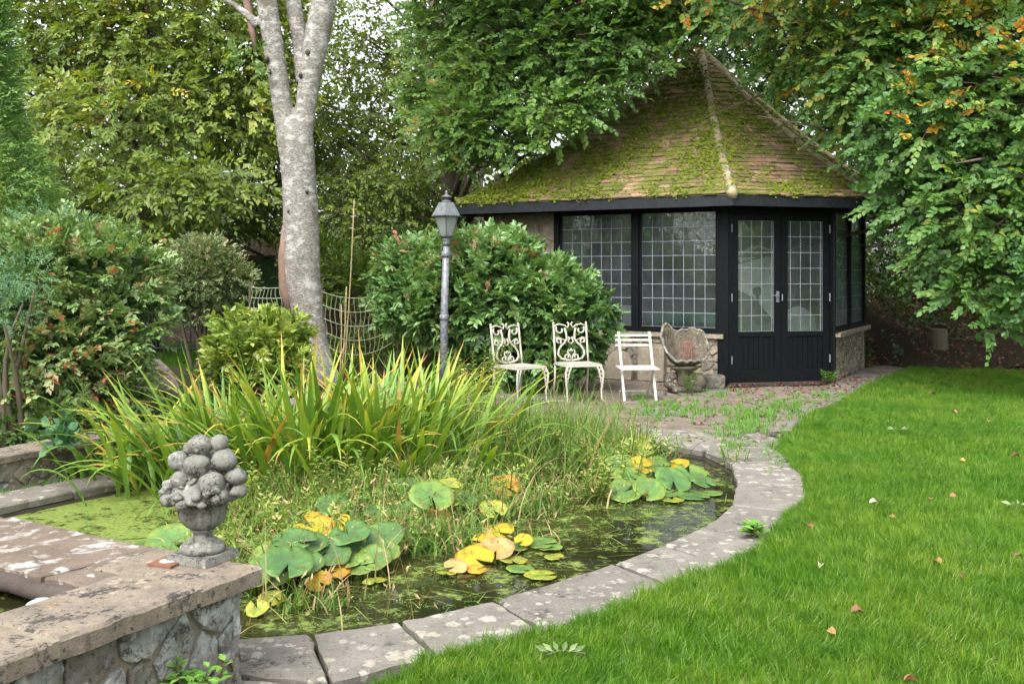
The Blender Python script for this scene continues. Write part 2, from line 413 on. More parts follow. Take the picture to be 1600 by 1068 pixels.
def groundmat(name, c1, c2, c3, sc=6):
    m, n, out = newmat(name); a = noise(n, sc, 8, .75); b = noise(n, sc*8, 5, .7)
    c = mixc(n, ramp(n, a, [(.35, 0.), (.65, 1.)]), c1, c2)
    c = mixc(n, ramp(n, b, [(.55, 0.), (.66, .9)]), c, c3)
    principled(n, out, c, .95, bump(n, b, .8, .03), spec=.1); return m
M['soil'] = groundmat('garden_soil', (.045, .035, .022), (.03, .035, .014), (.12, .08, .045))
M['bank'] = groundmat('leaf_strewn_bank', (.022, .018, .012), (.035, .03, .016), (.075, .042, .024))
M['turf'] = groundmat('turf_soil', (.05, .11, .012), (.07, .13, .018), (.09, .15, .02), 3)

# leaf materials
LM = {}
LM['beech'] = leafmat('beech_leaf', [(0, (.045, .12, .035)), (.35, (.095, .215, .05)), (.62, (.16, .28, .06)), (.78, (.30, .34, .05)), (.88, (.48, .33, .04)), (1, (.50, .17, .03))])
LM['beechd'] = leafmat('beech_leaf_deep', [(0, (.05, .125, .03)), (.5, (.125, .245, .05)), (.8, (.21, .34, .07)), (.93, (.35, .28, .05)), (1, (.52, .22, .03))])
LM['ash'] = leafmat('walnut_leaf', [(0, (.07, .13, .02)), (.4, (.16, .235, .04)), (.75, (.26, .33, .06)), (.95, (.38, .41, .09)), (1, (.45, .36, .05))])
LM['far'] = leafmat('far_leaf', [(0, (.04, .08, .012)), (.5, (.11, .17, .024)), (.9, (.19, .25, .04)), (1, (.27, .26, .05))], trans=.45)
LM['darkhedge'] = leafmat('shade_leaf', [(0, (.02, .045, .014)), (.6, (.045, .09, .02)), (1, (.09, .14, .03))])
LM['conifer'] = leafmat('cypress_leaf', [(0, (.05, .13, .035)), (.5, (.15, .28, .06)), (.9, (.25, .40, .10)), (.97, (.22, .38, .16)), (1, (.36, .16, .06))], .6, .2)
LM['pieris'] = leafmat('evergreen_leaf', [(0, (.05, .11, .03)), (.45, (.12, .22, .06)), (.75, (.24, .36, .13)), (.9, (.38, .38, .20)), (.97, (.36, .26, .12)), (1, (.45, .12, .06))], .35, .25, .5)
LM['photinia'] = leafmat('glossy_leaf', [(0, (.055, .13, .045)), (.4, (.13, .25, .075)), (.75, (.22, .37, .12)), (.93, (.34, .32, .16)), (1, (.42, .17, .12))], .33, .25, .5)
LM['varieg'] = leafmat('variegated_leaf', [(0, (.05, .09, .03)), (.4, (.13, .20, .07)), (.7, (.27, .34, .15)), (.9, (.50, .48, .32)), (1, (.48, .34, .24))], .5, .25)
LM['aucuba'] = leafmat('yellow_spotted_leaf', [(0, (.07, .14, .025)), (.4, (.19, .29, .05)), (.8, (.38, .46, .10)), (1, (.58, .60, .22))], .35, .25, .5)
LM['fern'] = leafmat('blue_green_leaf', [(0, (.06, .15, .07)), (.6, (.13, .27, .13)), (1, (.23, .38, .20))], .6, .25)
LM['iris'] = leafmat('iris_leaf', [(0, (.06, .14, .02)), (.35, (.14, .27, .035)), (.62, (.26, .36, .05)), (.8, (.50, .43, .07)), (.9, (.50, .27, .07)), (1, (.30, .17, .08))], .45, .3)
LM['reed'] = leafmat('marsh_grass_blade', [(0, (.05, .12, .02)), (.4, (.13, .24, .04)), (.7, (.26, .34, .07)), (.88, (.42, .34, .16)), (1, (.28, .18, .09))], .6, .3)
LM['marsh'] = leafmat('marsh_leaf', [(0, (.09, .17, .03)), (.5, (.20, .30, .05)), (.85, (.33, .40, .09)), (1, (.46, .40, .16))], .5, .3)
LM['weed'] = leafmat('weed_leaf', [(0, (.05, .15, .02)), (.5, (.11, .27, .035)), (1, (.22, .38, .07))], .5, .3)
LM['grass'] = leafmat('lawn_blade', [(0, (.040, .120, .004)), (.5, (.088, .215, .007)), (.9, (.155, .29, .014)), (1, (.24, .31, .07))], .5, .35, .3)
def patchy(m, sc, lo, hi, col_a, col_b):
    n = m.node_tree; 
    for x in list(n.nodes):
        if x.type == 'BSDF_PRINCIPLED': p = x
    src = p.inputs['Base Color'].links[0].from_socket
    f = ramp(n, noise(n, sc, 4, .6), [(lo, 0.), (hi, 1.)])
    tint = mixc(n, f, col_a, col_b); c = mixc(n, 1., src, tint, 'MULTIPLY')
    users = [l.to_socket for l in src.links if l.to_socket.node != c.node]
    for u_ in users: n.links.new(c, u_)
patchy(LM['grass'], 1.3, .38, .62, (.74, .88, .75), (1.25, 1.1, 1.3)); patchy(LM['grass'], 7, .4, .62, (.82, .88, .85), (1.14, 1.07, 1.5))
LM['litter'] = leafmat('dead_leaf', [(0, (.09, .035, .022)), (.4, (.18, .07, .04)), (.7, (.30, .16, .07)), (.9, (.5, .33, .1)), (1, (.45, .45, .3))], .7, .1)
LM['moss'] = leafmat('moss', [(0, (.06, .08, .014)), (.5, (.155, .20, .022)), (1, (.31, .38, .035))], .95, .1, .1)
LM['padg'] = leafmat('green_lily_pad', [(0, (.05, .13, .05)), (.5, (.10, .22, .055)), (.8, (.20, .30, .05)), (1, (.38, .38, .05))], .42, .25, .4, mott=1)
LM['pady'] = leafmat('yellow_lily_pad', [(0, (.25, .30, .03)), (.35, (.52, .42, .03)), (.8, (.60, .36, .04)), (1, (.5, .22, .06))], .5, .3, .3, mott=1)
LM['pado'] = leafmat('fading_lily_pad', [(0, (.50, .26, .05)), (.5, (.60, .38, .16)), (1, (.4, .2, .08))], .5, .3, .3, mott=1)

# ------------------------------------------------------------------ foliage engine
T_FOLD = (np.array([(0,0,0),(-.28,.45,.08),(0,.5,0),(.28,.45,.08),(0,1,-.08)], float), [(0,2,4,1),(0,3,4,2)])
T_LANCE = (np.array([(0,0,0),(-.16,.42,.05),(0,.45,0),(.16,.42,.05),(0,1,-.12)], float), [(0,2,4,1),(0,3,4,2)])
T_ROUND = (np.array([(0,0,0),(-.26,.22,.04),(-.33,.58,.06),(0,.5,0),(0,1,-.06),(.33,.58,.06),(.26,.22,.04)], float), [(0,3,2,1),(3,4,2,2),(0,6,5,3),(3,5,4,4)])
T_ROUND = (T_ROUND[0], [(0,3,2,1),(0,6,5,3)], [(3,4,2),(3,5,4)])
T_DIA = (np.array([(0,0,0),(-.26,.5,.05),(0,1,-.05),(.26,.5,.05)], float), [(0,3,2,1)])

def unit(v): return v / (np.linalg.norm(v, axis=-1, keepdims=True) + 1e-9)
def leaves_np(P, D, N, size, tmpl, val):
    """P base points, D direction, N approx normal"""
    Yd = unit(D); X = unit(np.cross(Yd, N)); Z = np.cross(X, Yd)
    tv = tmpl[0]; n = len(P); k = len(tv)
    s = np.broadcast_to(size, (n,))[:, None, None]
    V = P[:, None] + s * (tv[None, :, 0, None]*X[:, None] + tv[None, :, 1, None]*Yd[:, None] + tv[None, :, 2, None]*Z[:, None])
    off = (np.arange(n) * k)[:, None, None]
    F = [(np.array(f)[None] + off).reshape(-1, np.array(f).shape[1]) for f in tmpl[1:]]
    return V.reshape(-1, 3), F, np.repeat(val, k)

class FB:
    """collects many leaf batches into one mesh"""
    def __init__(s): s.V = []; s.F = {3: [], 4: []}; s.A = []; s.n = 0
    def put(s, V, F, A):
        for f in F:
            if len(f): s.F[f.shape[1]].append(f + s.n)
        s.V.append(V); s.A.append(A); s.n += len(V)
    def build(s, name, mat, parent=None, kind='stuff', origin=None):
        V = np.concatenate(s.V); lo, hi = V.min(0), V.max(0)
        if origin is None: origin = ((lo[0]+hi[0])/2, (lo[1]+hi[1])/2, lo[2])
        me = mesh_np(V - np.asarray(origin), [np.concatenate(s.F[k]) for k in (4, 3) if s.F[k]], {'v': np.concatenate(s.A)}, False, name)
        o = link_mesh(name, me, mat, parent, origin)
        if kind: o['kind'] = kind
        return o

def sprays(fb, P, D, K, L, size, tmpl, vbase, vj=.12, flat=.5, upn=(0, 0, 1), spread=55, sj=.25, droop=.15, rs=rng):
    """N sprays with K leaves each; leaves alternate along a drooping twig, roughly in one plane"""
    N = len(P); D = unit(D)
    up = np.asarray(upn, float) + rs.normal(size=(N, 3)) * flat
    side = unit(np.cross(D, up)); nor = unit(np.cross(side, D))
    s = (np.arange(K) + .5) / K
    Ls = L * rs.uniform(.6, 1.25, (N, 1, 1))
    base = P[:, None] + D[:, None] * (s[None, :, None] * Ls)
    base = base - np.array([0, 0, 1.]) * (droop * Ls * (s**2)[None, :, None])
    sg = np.where(np.arange(K) % 2 == 0, 1., -1.)[None, :, None]
    a = R(spread) * (1 - .45 * s)[None, :, None] * rs.uniform(.6, 1.3, (N, K, 1))
    ld = D[:, None] * np.cos(a) + side[:, None] * np.sin(a) * sg
    ld = ld + rs.normal(size=(N, K, 3)) * .18 - np.array([0, 0, droop])
    ln = nor[:, None] + rs.normal(size=(N, K, 3)) * .35
    sz = size * rs.uniform(1-sj, 1+sj, (N, K)) * (1 - .25 * s)[None]
    vb = np.clip(vbase[:, None] + rs.normal(size=(N, K)) * vj, 0, 1)
    fb.put(*leaves_np(base.reshape(-1, 3), ld.reshape(-1, 3), ln.reshape(-1, 3), sz.ravel(), tmpl, vb.ravel()))

def blob_points(blobs, n, shell=.35, rs=rng, gap=0., gscale=1.2, front=.0):
    """blobs: (px,py,Y, rx,ry,rz) -> points + outward directions"""
    B = np.array([[*at(b[0], b[1], b[2]), b[3], b[4], b[5]] for b in blobs])
    w_ = (B[:, 3] * B[:, 5]) ; w_ = w_ / w_.sum()
    n2 = int(n * (1 + gap * 2.0)) + 10
    k = rs.choice(len(B), n2, p=w_)
    d = unit(rs.normal(size=(n2, 3)))
    if front:
        fl = rs.random(n2) < front; d[fl, 1] = -np.abs(d[fl, 1])
    r = 1 - np.abs(rs.normal(size=n2)) * shell; r = np.clip(r, .05, 1.08)
    P = B[k, :3] + d * r[:, None] * B[k, 3:]
    P += (fbm(P * .9, 2)[:, None] - .5) * .5 * B[k, 3:4] * d
    keep = P[:, 2] > .03
    if gap: keep &= fbm(P * gscale, 2) > gap
    P, d = P[keep][:n], d[keep][:n]
    return P, d

def twigs(fb, P, D, L, r, rs=rng):
    """a thin three sided twig per spray so crowns have wood in them"""
    D = unit(D); n = len(P); u = unit(np.cross(D, rs.normal(size=(n, 3)))); v = np.cross(D, u)
    A = P - D * L * .5; Bp = P + D * L * .7 - np.array([0, 0, .08]) * L
    V = np.stack([A + u*r, A - u*r*.5 + v*r*.8, A - u*r*.5 - v*r*.8, Bp], 1)
    off = (np.arange(n) * 4)[:, None, None]
    F = (np.array([(0,1,3),(1,2,3),(2,0,3)])[None] + off).reshape(-1, 3)
    fb.put(V.reshape(-1, 3), [F], np.zeros(n * 4))

def branch_tree(mb, base, top, r0, targets, r1=.03, rs=rng, seg=8, wob=.06):
    """trunk then limbs to the given crown points"""
    base, top = np.asarray(base, float), np.asarray(top, float)
    s = np.linspace(0, 1, 9)[:, None]
    tr = base + (top - base) * s + np.cumsum(rs.normal(size=(9, 3)) * wob * np.array([1, 1, .2]), 0) * s
    rad = r0 * (1 - .65 * s[:, 0]); rad[0] *= 1.35
    mb.tube(tr, rad, seg)
    for t in targets:
        t = np.asarray(t, float)
        k = rs.uniform(.25, .8); hi = t[2] - .35 * np.linalg.norm((t - base)[:2])
        k = float(np.clip((hi - base[2]) / (top[2] - base[2] + 1e-6), .15, .95)) if top[2] > base[2] else k
        i = k * 8; i0 = int(i); p0 = tr[i0] + (tr[min(i0+1, 8)] - tr[i0]) * (i - i0)
        q = np.linspace(0, 1, 7)[:, None]
        mid = (p0 + t) / 2 + np.array([0, 0, .12 * np.linalg.norm(t - p0)]) + rs.normal(size=3) * .1
        c = (1-q)**2 * p0 + 2*q*(1-q)*mid + q*q*t
        rr = np.interp(q[:, 0], [0, 1], [max(r1, r0*.38*(1-.5*k)), r1*.35])
        mb.tube(c, rr, 5)
        for j in range(2):
            e = c[4] + rs.normal(size=3) * np.array([.6, .6, .4]) * np.linalg.norm(t - p0) * .35
            mb.tube([c[3], (c[3]+e)/2 + [0, 0, .05], e], [rr[3]*.6, rr[3]*.4, r1*.2], 4)

def tree(name, label, cat, base, top, r0, blobs, n, K, L, size, tmpl, lmat, bark, v0=.15, v1=.7, special=0, gap=0., droop=.25,
         group=None, targets=8, flat=.5, shell=.35, outw=.8, seed=1, crown='crown', sp_v=(.9, 1.), upn=(0, 0, 1), front=.25, gscale=1.2, vj=.1, spread=55, twr=.006):
    rs = np.random.default_rng(seed)
    t = thing(name, label, cat, base, group)
    P, d = blob_points(blobs, n, shell, rs, gap, front=front, gscale=gscale)
    D = d * outw + rs.normal(size=P.shape) * .45; D[:, 2] = D[:, 2] * .6 - droop * .6
    v = v0 + (v1 - v0) * np.clip(fbm(P * 1.6, 3) * .7 + rs.random(len(P)) * .45 - .05, 0, 1)
    if special:
        q = (fbm(P * 1.1 + 7, 2) + rs.random(len(P)) * .6); sel = q > np.quantile(q, 1 - special)
        v[sel] = rs.uniform(*sp_v, sel.sum())
    fb = FB(); sprays(fb, P, D, K, L, size, tmpl, v, vj, flat, upn, droop=droop, rs=rs, spread=spread)
    fb.build(crown, lmat, t)
    fw = FB(); twigs(fw, P, D, L, twr, rs); fw.build('twigs', bark, t)
    if r0:
        mb = MB(); idx = rs.choice(len(P), min(targets, len(P)), replace=False)
        branch_tree(mb, base, top, r0, [P[i] for i in idx], rs=rs)
        mb.build('trunk', bark, t, smooth=True)
    return t

# ------------------------------------------------------------------ stones, slabs
def clip_half(poly, a, b, c):
    """keep a*x+b*y<=c"""
    out = []; n = len(poly)
    for i in range(n):
        p, q = poly[i], poly[(i+1) % n]
        dp, dq = a*p[0]+b*p[1]-c, a*q[0]+b*q[1]-c
        if dp <= 0: out.append(p)
        if (dp < 0 < dq) or (dq < 0 < dp):
            t = dp / (dp - dq); out.append((p[0]+(q[0]-p[0])*t, p[1]+(q[1]-p[1])*t))
    return out
def voronoi_cells(seeds, W_, H_, gap):
    cells = []
    for i, s in enumerate(seeds):
        poly = [(0, 0), (W_, 0), (W_, H_), (0, H_)]
        for j, o in enumerate(seeds):
            if i == j: continue
            dx, dy = o[0]-s[0], o[1]-s[1]; L = math.hypot(dx, dy)
            if L > .9: continue
            mx_, my_ = (s[0]+o[0])/2, (s[1]+o[1])/2
            poly = clip_half(poly, dx/L, dy/L, (dx*mx_+dy*my_)/L - gap/2)
            if len(poly) < 3: break
        if len(poly) >= 3: cells.append(poly)
    return cells
def stone_face(parent, origin, d, W_, H_, cw, ch, mats, rs, depth=.05, proud=.02, gap=.018, name='stone', jit=.28, z0=0.):
    """stones laid in a wall face. origin: point at bottom start, d: unit 2D direction, outward normal = right hand of d"""
    nrm = np.array([d[1], -d[0], 0]); dd = np.array([d[0], d[1], 0.])
    rows = max(1, round(H_ / ch)); seeds = []
    for r_ in range(rows):
        m_ = max(1, round(W_ / (cw * rs.uniform(.8, 1.25))))
        for c_ in range(m_):
            seeds.append(((c_ + .5 + (r_ % 2) * .35 - .17 + rs.uniform(-jit, jit)) * W_ / m_, (r_ + .5 + rs.uniform(-jit, jit) * .8) * H_ / rows))
    for poly in voronoi_cells(seeds, W_, H_, gap):
        p = np.array(poly); c = p.mean(0)
        # subdivide, round the corners
        q = []
        for i in range(len(p)):
            a, b = p[i], p[(i+1) % len(p)]; q += [a*.86+b*.14, a*.5+b*.5, a*.14+b*.86] if np.linalg.norm(b-a) > .05 else [a*.5+b*.5]
        q = np.array(q); q = q + rs.normal(size=q.shape) * .006
        ctr = np.array(origin) + dd * c[0] + np.array([0, 0, c[1]])
        pr = proud * rs.uniform(.4, 1.5)
        def lay(s_, o_): 
            return np.stack([((q[:, 0]-c[0])*s_)*dd[0] + nrm[0]*o_, ((q[:, 0]-c[0])*s_)*dd[1] + nrm[1]*o_, (q[:, 1]-c[1])*s_], 1)
        k = len(q); tilt = rs.normal(size=2) * .05
        rings = [lay(1., -depth), lay(1., pr*.45), lay(.90, pr*1.0)]; rings[2] += rs.normal(size=rings[2].shape)*.0035
        rings[2] += nrm * ((q - c) @ tilt)[:, None]
        V = np.vstack(rings + [nrm * pr * 1.12])
        Q = [(r_*k+i, r_*k+(i+1) % k, (r_+1)*k+(i+1) % k, (r_+1)*k+i) for r_ in range(2) for i in range(k)]
        Tt = [(2*k+i, 2*k+(i+1) % k, 3*k) for i in range(k)]
        me = mesh_np(V, [np.array(Q), np.array(Tt)], None, False, name)
        link_mesh(name, me, mats[rs.integers(len(mats))], parent, ctr)

def slab_mesh(poly, z, th, rs, name='paving_slab', mat=None, parent=None, rough=.006, bev=.010, tilt=.0, chips=True):
    p = np.array(poly, float); c = p.mean(0); q = []
    for i in range(len(p)):
        a, b = p[i], p[(i+1) % len(p)]; L = np.linalg.norm(b - a); m_ = max(1, int(L / .07))
        for k in range(m_): q.append(a + (b - a) * k / m_)
    q = np.array(q); k = len(q)
    q += rs.normal(size=q.shape) * rough
    if np.cross(p[1]-p[0], p[2]-p[1]) < 0: q = q[::-1]
    def shrink(s_):
        dv = q - c; L = np.linalg.norm(dv, axis=1, keepdims=True); return c + dv * (1 - s_ / L)
    tl = rs.normal(size=2) * tilt
    def ring(xy, zz): return np.column_stack([xy, zz + (xy - c) @ tl])
    r0 = ring(shrink(.004), np.full(k, z - th)); r1 = ring(shrink(0), z - bev + rs.normal(size=k) * .002); r2 = ring(shrink(bev*1.2), np.full(k, z))
    r3 = ring(c + (q-c) * .55, z + rs.normal(size=k) * .0015)
    V = np.vstack([r0, r1, r2, r3, [[c[0], c[1], z]]])
    Q = [(a*k+i, a*k+(i+1) % k, (a+1)*k+(i+1) % k, (a+1)*k+i) for a in range(3) for i in range(k)]
    Tt = [(3*k+i, 3*k+(i+1) % k, 4*k) for i in range(k)]
    org = np.array([c[0], c[1], z - th])
    me = mesh_np(V - org, [np.array(Q), np.array(Tt)], None, False, name)
    return link_mesh(name, me, mat, parent, org)

def sheet(name, outer, z, mat, hole=None, step=None, kind='structure', und=0.):
    pts = [Vector(p[:2]) for p in outer]; n0 = len(pts)
    edges = [(i, (i+1) % n0) for i in range(n0)]
    if hole is not None:
        h0 = len(pts); pts += [Vector(p[:2]) for p in hole]; edges += [(h0+i, h0+(i+1) % len(hole)) for i in range(len(hole))]
    v, e, f, *_ = delaunay_2d_cdt(pts, edges, [], 1, 1e-5)
    V = np.array([[p.x, p.y, z] for p in v]); F = []
    for t in f:
        cc = V[list(t), :2].mean(0)[None]
        if hole is not None and inpoly(cc, hole)[0]: continue
        F.append(list(t) if len(t) == 3 else list(t)[:3])
    F = np.array(F)
    a, b, c = V[F[:, 0]], V[F[:, 1]], V[F[:, 2]]
    fl = np.cross(b-a, c-a)[:, 2] < 0; F[fl] = F[fl][:, ::-1]
    me = mesh_np(V, [F], None, False, name); o = link_mesh(name, me, mat)
    if kind: o['kind'] = kind
    return o

# ================================================================== SETTING: ground, pond, lawn, terrace
JN = [((-1.18, 3.90), (-1.15, 3.62)), ((-.776, 3.98), (-.62, 3.50)), ((-.45, 4.12), (-.284, 3.76)), ((-.074, 4.38), (.14, 3.98)),
      ((.49, 4.94), (.71, 4.60)), ((.77, 5.27), (1.05, 4.90)), ((1.03, 5.61), (1.30, 5.27)), ((1.32, 6.17), (1.66, 5.98)),
      ((1.50, 6.85), (1.99, 6.74)), ((1.60, 7.5), (2.12, 7.58)), ((1.50, 8.08), (2.05, 8.42)), ((1.12, 8.50), (1.62, 9.05)),
      ((.60, 8.88), (.78, 9.42)), ((.0, 9.18), (.06, 9.72)), ((-.62, 9.25), (-.72, 9.8)), ((-1.22, 9.0), (-1.62, 9.25)),
      ((-1.62, 8.40), (-2.0, 8.55)), ((-2.02, 7.80), (-2.38, 7.95)), ((-2.42, 7.15), (-2.74, 7.35)), ((-2.80, 6.55), (-3.10, 6.72)), ((-3.12, 6.02), (-3.46, 6.2)), ((-3.6, 5.2), (-3.95, 5.4)), ((-4.1, 4.4), (-4.4, 4.6))]
POND = [a for a, b in JN] + [(-4.6, 3.4), (-4.6, 2.2), (-1.75, 2.2), (-1.38, 3.2)]
BIG = [(-90, -30), (90, -30), (90, 150), (-90, 150)]
sheet('ground', BIG, -.055, M['soil'], POND)
pw = MB()
for i in range(len(POND)):
    a, b = POND[i], POND[(i+1) % len(POND)]
    pw.add([(*a, -.055), (*b, -.055), (*b, -.7), (*a, -.7)], [(0, 1, 2, 3)])
o = pw.build('pond_lining', M['wetedge']); o['kind'] = 'structure'
sheet('pond_bed', POND, -.7, M['wetedge'])
sheet('pond_water', POND, -.075, M['water'])

LAWN = [(-.45, 3.42), (-.28, 3.74), (.14, 3.96), (.42, 4.22), (.72, 4.58), (1.05, 4.88), (1.28, 5.22), (1.58, 5.88), (1.82, 6.3), (2.0, 7.0), (2.04, 7.6), (2.1, 8.1),
        (2.45, 8.9), (2.86, 9.9), (3.25, 10.5), (4.2, 12.3), (5.16, 13.9), (5.9, 15.1), (6.6, 14.7), (8, 14.1), (12, 13.4), (18, 13), (18, -8), (-.6, -8), (-.6, 2.8)]
sheet('lawn', LAWN, .004, M['turf'])
sheet('back_lawn', [(-9, 15.2), (-3.2, 14.4), (-2.6, 17), (-4, 20.5), (-10, 20.5)], -.03, M['turf'])

coping = thing('pond_edging', 'curved edging of lichen spotted stone slabs round the pond', 'edging', (.3, 4.5, -.05)); coping['kind'] = 'structure'
rs = np.random.default_rng(5)
def shrinkpoly(poly, g):
    p = np.array(poly); c = p.mean(0); d = p - c; return c + d * (1 - g / np.linalg.norm(d, axis=1, keepdims=True))
for i in range(len(JN) - 1):
    (a0, b0), (a1, b1) = JN[i], JN[i+1]
    # let each slab follow the bend with a mid point, overhanging the water a little
    am = ((a0[0]+a1[0])/2, (a0[1]+a1[1])/2)
    slab_mesh(shrinkpoly([a0, a1, b1, b0], .013), rs.uniform(-.004, .004), .052, rs, mat=M['slab'] if i % 3 else M['slab_b'], parent=coping, tilt=.006, rough=.004)
row2 = [[(-1.14, 3.60), (-.62, 3.48), (-.66, 3.12), (-1.2, 3.2)], [(-.60, 3.47), (-.46, 3.42), (-.58, 2.9), (-.66, 3.05)], [(-1.2, 3.18), (-.67, 3.08), (-.7, 2.6), (-1.25, 2.7)]]
for p in row2: slab_mesh(shrinkpoly(p, .010), rs.uniform(-.012, -.004), .05, rs, mat=M['slab'], parent=coping, tilt=.004, rough=.004)

TERR = [(-1.3, 9.6), (-.7, 9.55), (.9, 9.2), (1.7, 8.8), (2.2, 8.2), (2.9, 9.4), (3.5, 10.4), (5.3, 13.6), (6.2, 15.2), (5.4, 16), (5.0, 15.3), (4.15, 13.05), (2.7, 12.75), (-.4, 14.5), (-1.0, 12.5)]
terr = thing('terrace', 'worn stone terrace in front of the summerhouse', 'terrace', (2, 11, -.05)); terr['kind'] = 'structure'
ang = R(14); ca, sa = math.cos(ang), math.sin(ang)
u_ = -3.0; v_ = -3.2
while v_ < 7.5:
    h_ = rs.uniform(.42, .62); u_ = -3.5 + rs.uniform(0, .4)
    while u_ < 6.5:
        w_ = rs.uniform(.45, .95)
        c4 = [(u_+.013, v_+.013), (u_+w_-.013, v_+.013), (u_+w_-.013, v_+h_-.013), (u_+.013, v_+h_-.013)]
        P4 = np.array([(1.5 + ca*x - sa*y, 10.5 + sa*x + ca*y) for x, y in c4])
        if inpoly(P4.mean(0)[None], TERR)[0] and not inpoly(P4, POND).any():
            slab_mesh(P4, -.010 + rs.uniform(-.007, .006), .045, rs, mat=M['terrace'] if rs.random() < .7 else M['slab_b'], parent=terr, rough=.008, tilt=.005)
        u_ += w_
    v_ += h_

# bank at the back right
mb = MB(); X_ = np.linspace(4.2, 22, 60); Y_ = np.linspace(14.6, 24, 26); V = []
for y in Y_:
    for x in X_:
        e = 15.3 if x < 6 else 14.3 - (x - 6) * .06
        h = .95 * np.clip((y - e) / 3.2, 0, 1)**1.1 + .12 * (fbm(np.array([x*1.5, y*1.5, 0])) - .5) * (y > e)
        V.append((x, y, -.04 + h * np.clip((x - 4.6) / 1.5, 0, 1)))
k = len(X_); Q = [(j*k+i, j*k+i+1, (j+1)*k+i+1, (j+1)*k+i) for j in range(len(Y_)-1) for i in range(k-1)]
mb.add(V, Q); o = mb.build('bank', M['bank'], smooth=True); o['kind'] = 'structure'

# ================================================================== front wall with pier, urn
u = np.array([-.475, -.88]); u /= np.linalg.norm(u); vv = np.array([u[1], -u[0]])       # along, across
A0 = np.array([-.86, 3.53])
def fw(a, b): return A0 + u*a + vv*b
fwall = thing('garden_wall', 'low rubble wall with broad sandy coping and the fruit urn on its end', 'wall', (*fw(.4, .2), 0))
ZT = .39
cs = [[fw(0, 0), fw(0, .5), fw(.28, .5), fw(.28, 0)], [fw(.292, 0), fw(.292, .355), fw(.81, .35), fw(.81, 0)], [fw(.822, 0), fw(.822, .35), fw(1.5, .35), fw(1.5, 0)], [fw(1.512, 0), fw(1.512, .35), fw(2.3, .35), fw(2.3, 0)]]
for c in cs: slab_mesh(c, ZT + rs.uniform(-.003, .003), .064, rs, 'coping_stone', M['coping'], fwall, rough=.0035, bev=.012)
mb = MB()
def prism(mb, poly, z0, z1):
    p = [tuple(x) for x in poly]; k = len(p)
    ar = sum(p[i][0]*p[(i+1) % k][1]-p[(i+1) % k][0]*p[i][1] for i in range(k))
    if ar < 0: p = p[::-1]
    V = [(*q, z0) for q in p] + [(*q, z1) for q in p] + [(*np.mean(p, 0), z0), (*np.mean(p, 0), z1)]
    mb.add(V, [(i, (i+1) % k, k+(i+1) % k, k+i) for i in range(k)], [(2*k, (i+1) % k, i) for i in range(k)] + [(2*k+1, k+i, k+(i+1) % k) for i in range(k)])
prism(mb, [fw(.07, .07), fw(.07, .44), fw(.27, .44), fw(.27, .07)], -.3, ZT-.066)
prism(mb, [fw(.27, .07), fw(.27, .30), fw(2.3, .30), fw(2.3, .07)], -.3, ZT-.066)
mb.build('core', M['mortar'], fwall)
# joint mortar between the coping stones
for a in (.286, .816): 
    mb = MB(); prism(mb, [fw(a-.012, .004), fw(a-.012, .345), fw(a+.012, .345), fw(a+.012, .004)], ZT-.05, ZT-.0045); mb.build('mortar_joint', M['lead' if 0 else 'mortar'], fwall)
stone_face(fwall, (*fw(2.2, .062), -.04), -u, 2.15, ZT-.064+.04, .17, .12, [M['whitestone'], M['whitestone'], M['greystone']], np.random.default_rng(21), .03, .012, .016, jit=.34)
stone_face(fwall, (*fw(.062, .05), -.04), -vv*-1, .38, ZT-.064+.04, .2, .13, [M['whitestone'], M['greystone']], np.random.default_rng(22), .03, .012, .016)

# urn
UC = np.array([*fw(.10, .235), ZT])
UC[:2] = at(317, 880, 3.60)[:2]
urn = thing('stone_urn', 'grey cast stone urn heaped with carved fruit on the wall end', 'urn', UC)
SC = 1.0
mb = MB(); ang_ = math.atan2(u[1], u[0]) + R(4)
def rotbox(mb, c, hx, hy, z0, z1, a, taper=0.):
    ca_, sa_ = math.cos(a), math.sin(a); V = []
    for z, t_ in ((z0, 0), (z1, taper)):
        for sx, sy in ((-1, -1), (1, -1), (1, 1), (-1, 1)):
            x, y = sx*(hx-t_), sy*(hy-t_); V.append((c[0]+ca_*x-sa_*y, c[1]+sa_*x+ca_*y, c[2]+z))
    mb.add(V, BOXQ)
rotbox(mb, UC, .088, .088, 0.001, .030, ang_, .004); mb.build('plinth', M['urn'], urn)
mb = MB(); mb.lathe([(.0, .03), (.072, .03), (.078, .038), (.079, .048), (.073, .056), (.058, .064), (.050, .072), (.036, .082), (.032, .092), (.036, .102), (.045, .106), (.045, .112), (.0, .112)], UC, 36)
mb.build('foot', M['urn'], urn, smooth=True, jitter=.004)
mb = MB()
def flute(th, z):
    k = np.clip((z - .118) / .03, 0, 1) * np.clip((.205 - z) / .02, 0, 1); return 1 + .05 * k * np.sign(np.sin(th*17)) * np.abs(np.sin(th*17))**.5
mb.lathe([(.0, .112), (.040, .112), (.056, .120), (.070, .135), (.077, .152), (.081, .172), (.083, .195), (.085, .203), (.088, .206), (.088, .212), (.0, .212)], UC, 120, flute)
mb.build('bowl', M['urn'], urn, smooth=True, jitter=.002)
mb = MB(); mb.lathe([(.05, .204), (.115, .213), (.126, .222), (.122, .236), (.102, .255), (.082, .29), (.06, .33), (.035, .365), (.0, .385)], UC, 48, lambda th, z: 1 + .07*np.sin(th*9+z*40) + .05*np.sin(th*17-z*60))
mb.build('leafy_mound', M['urn'], urn, smooth=True, jitter=.02)
fr = [(0, .355, .045, .034, -1.9), (.05, .375, .03, .032, -.7)]
rf = np.random.default_rng(3); FR = []
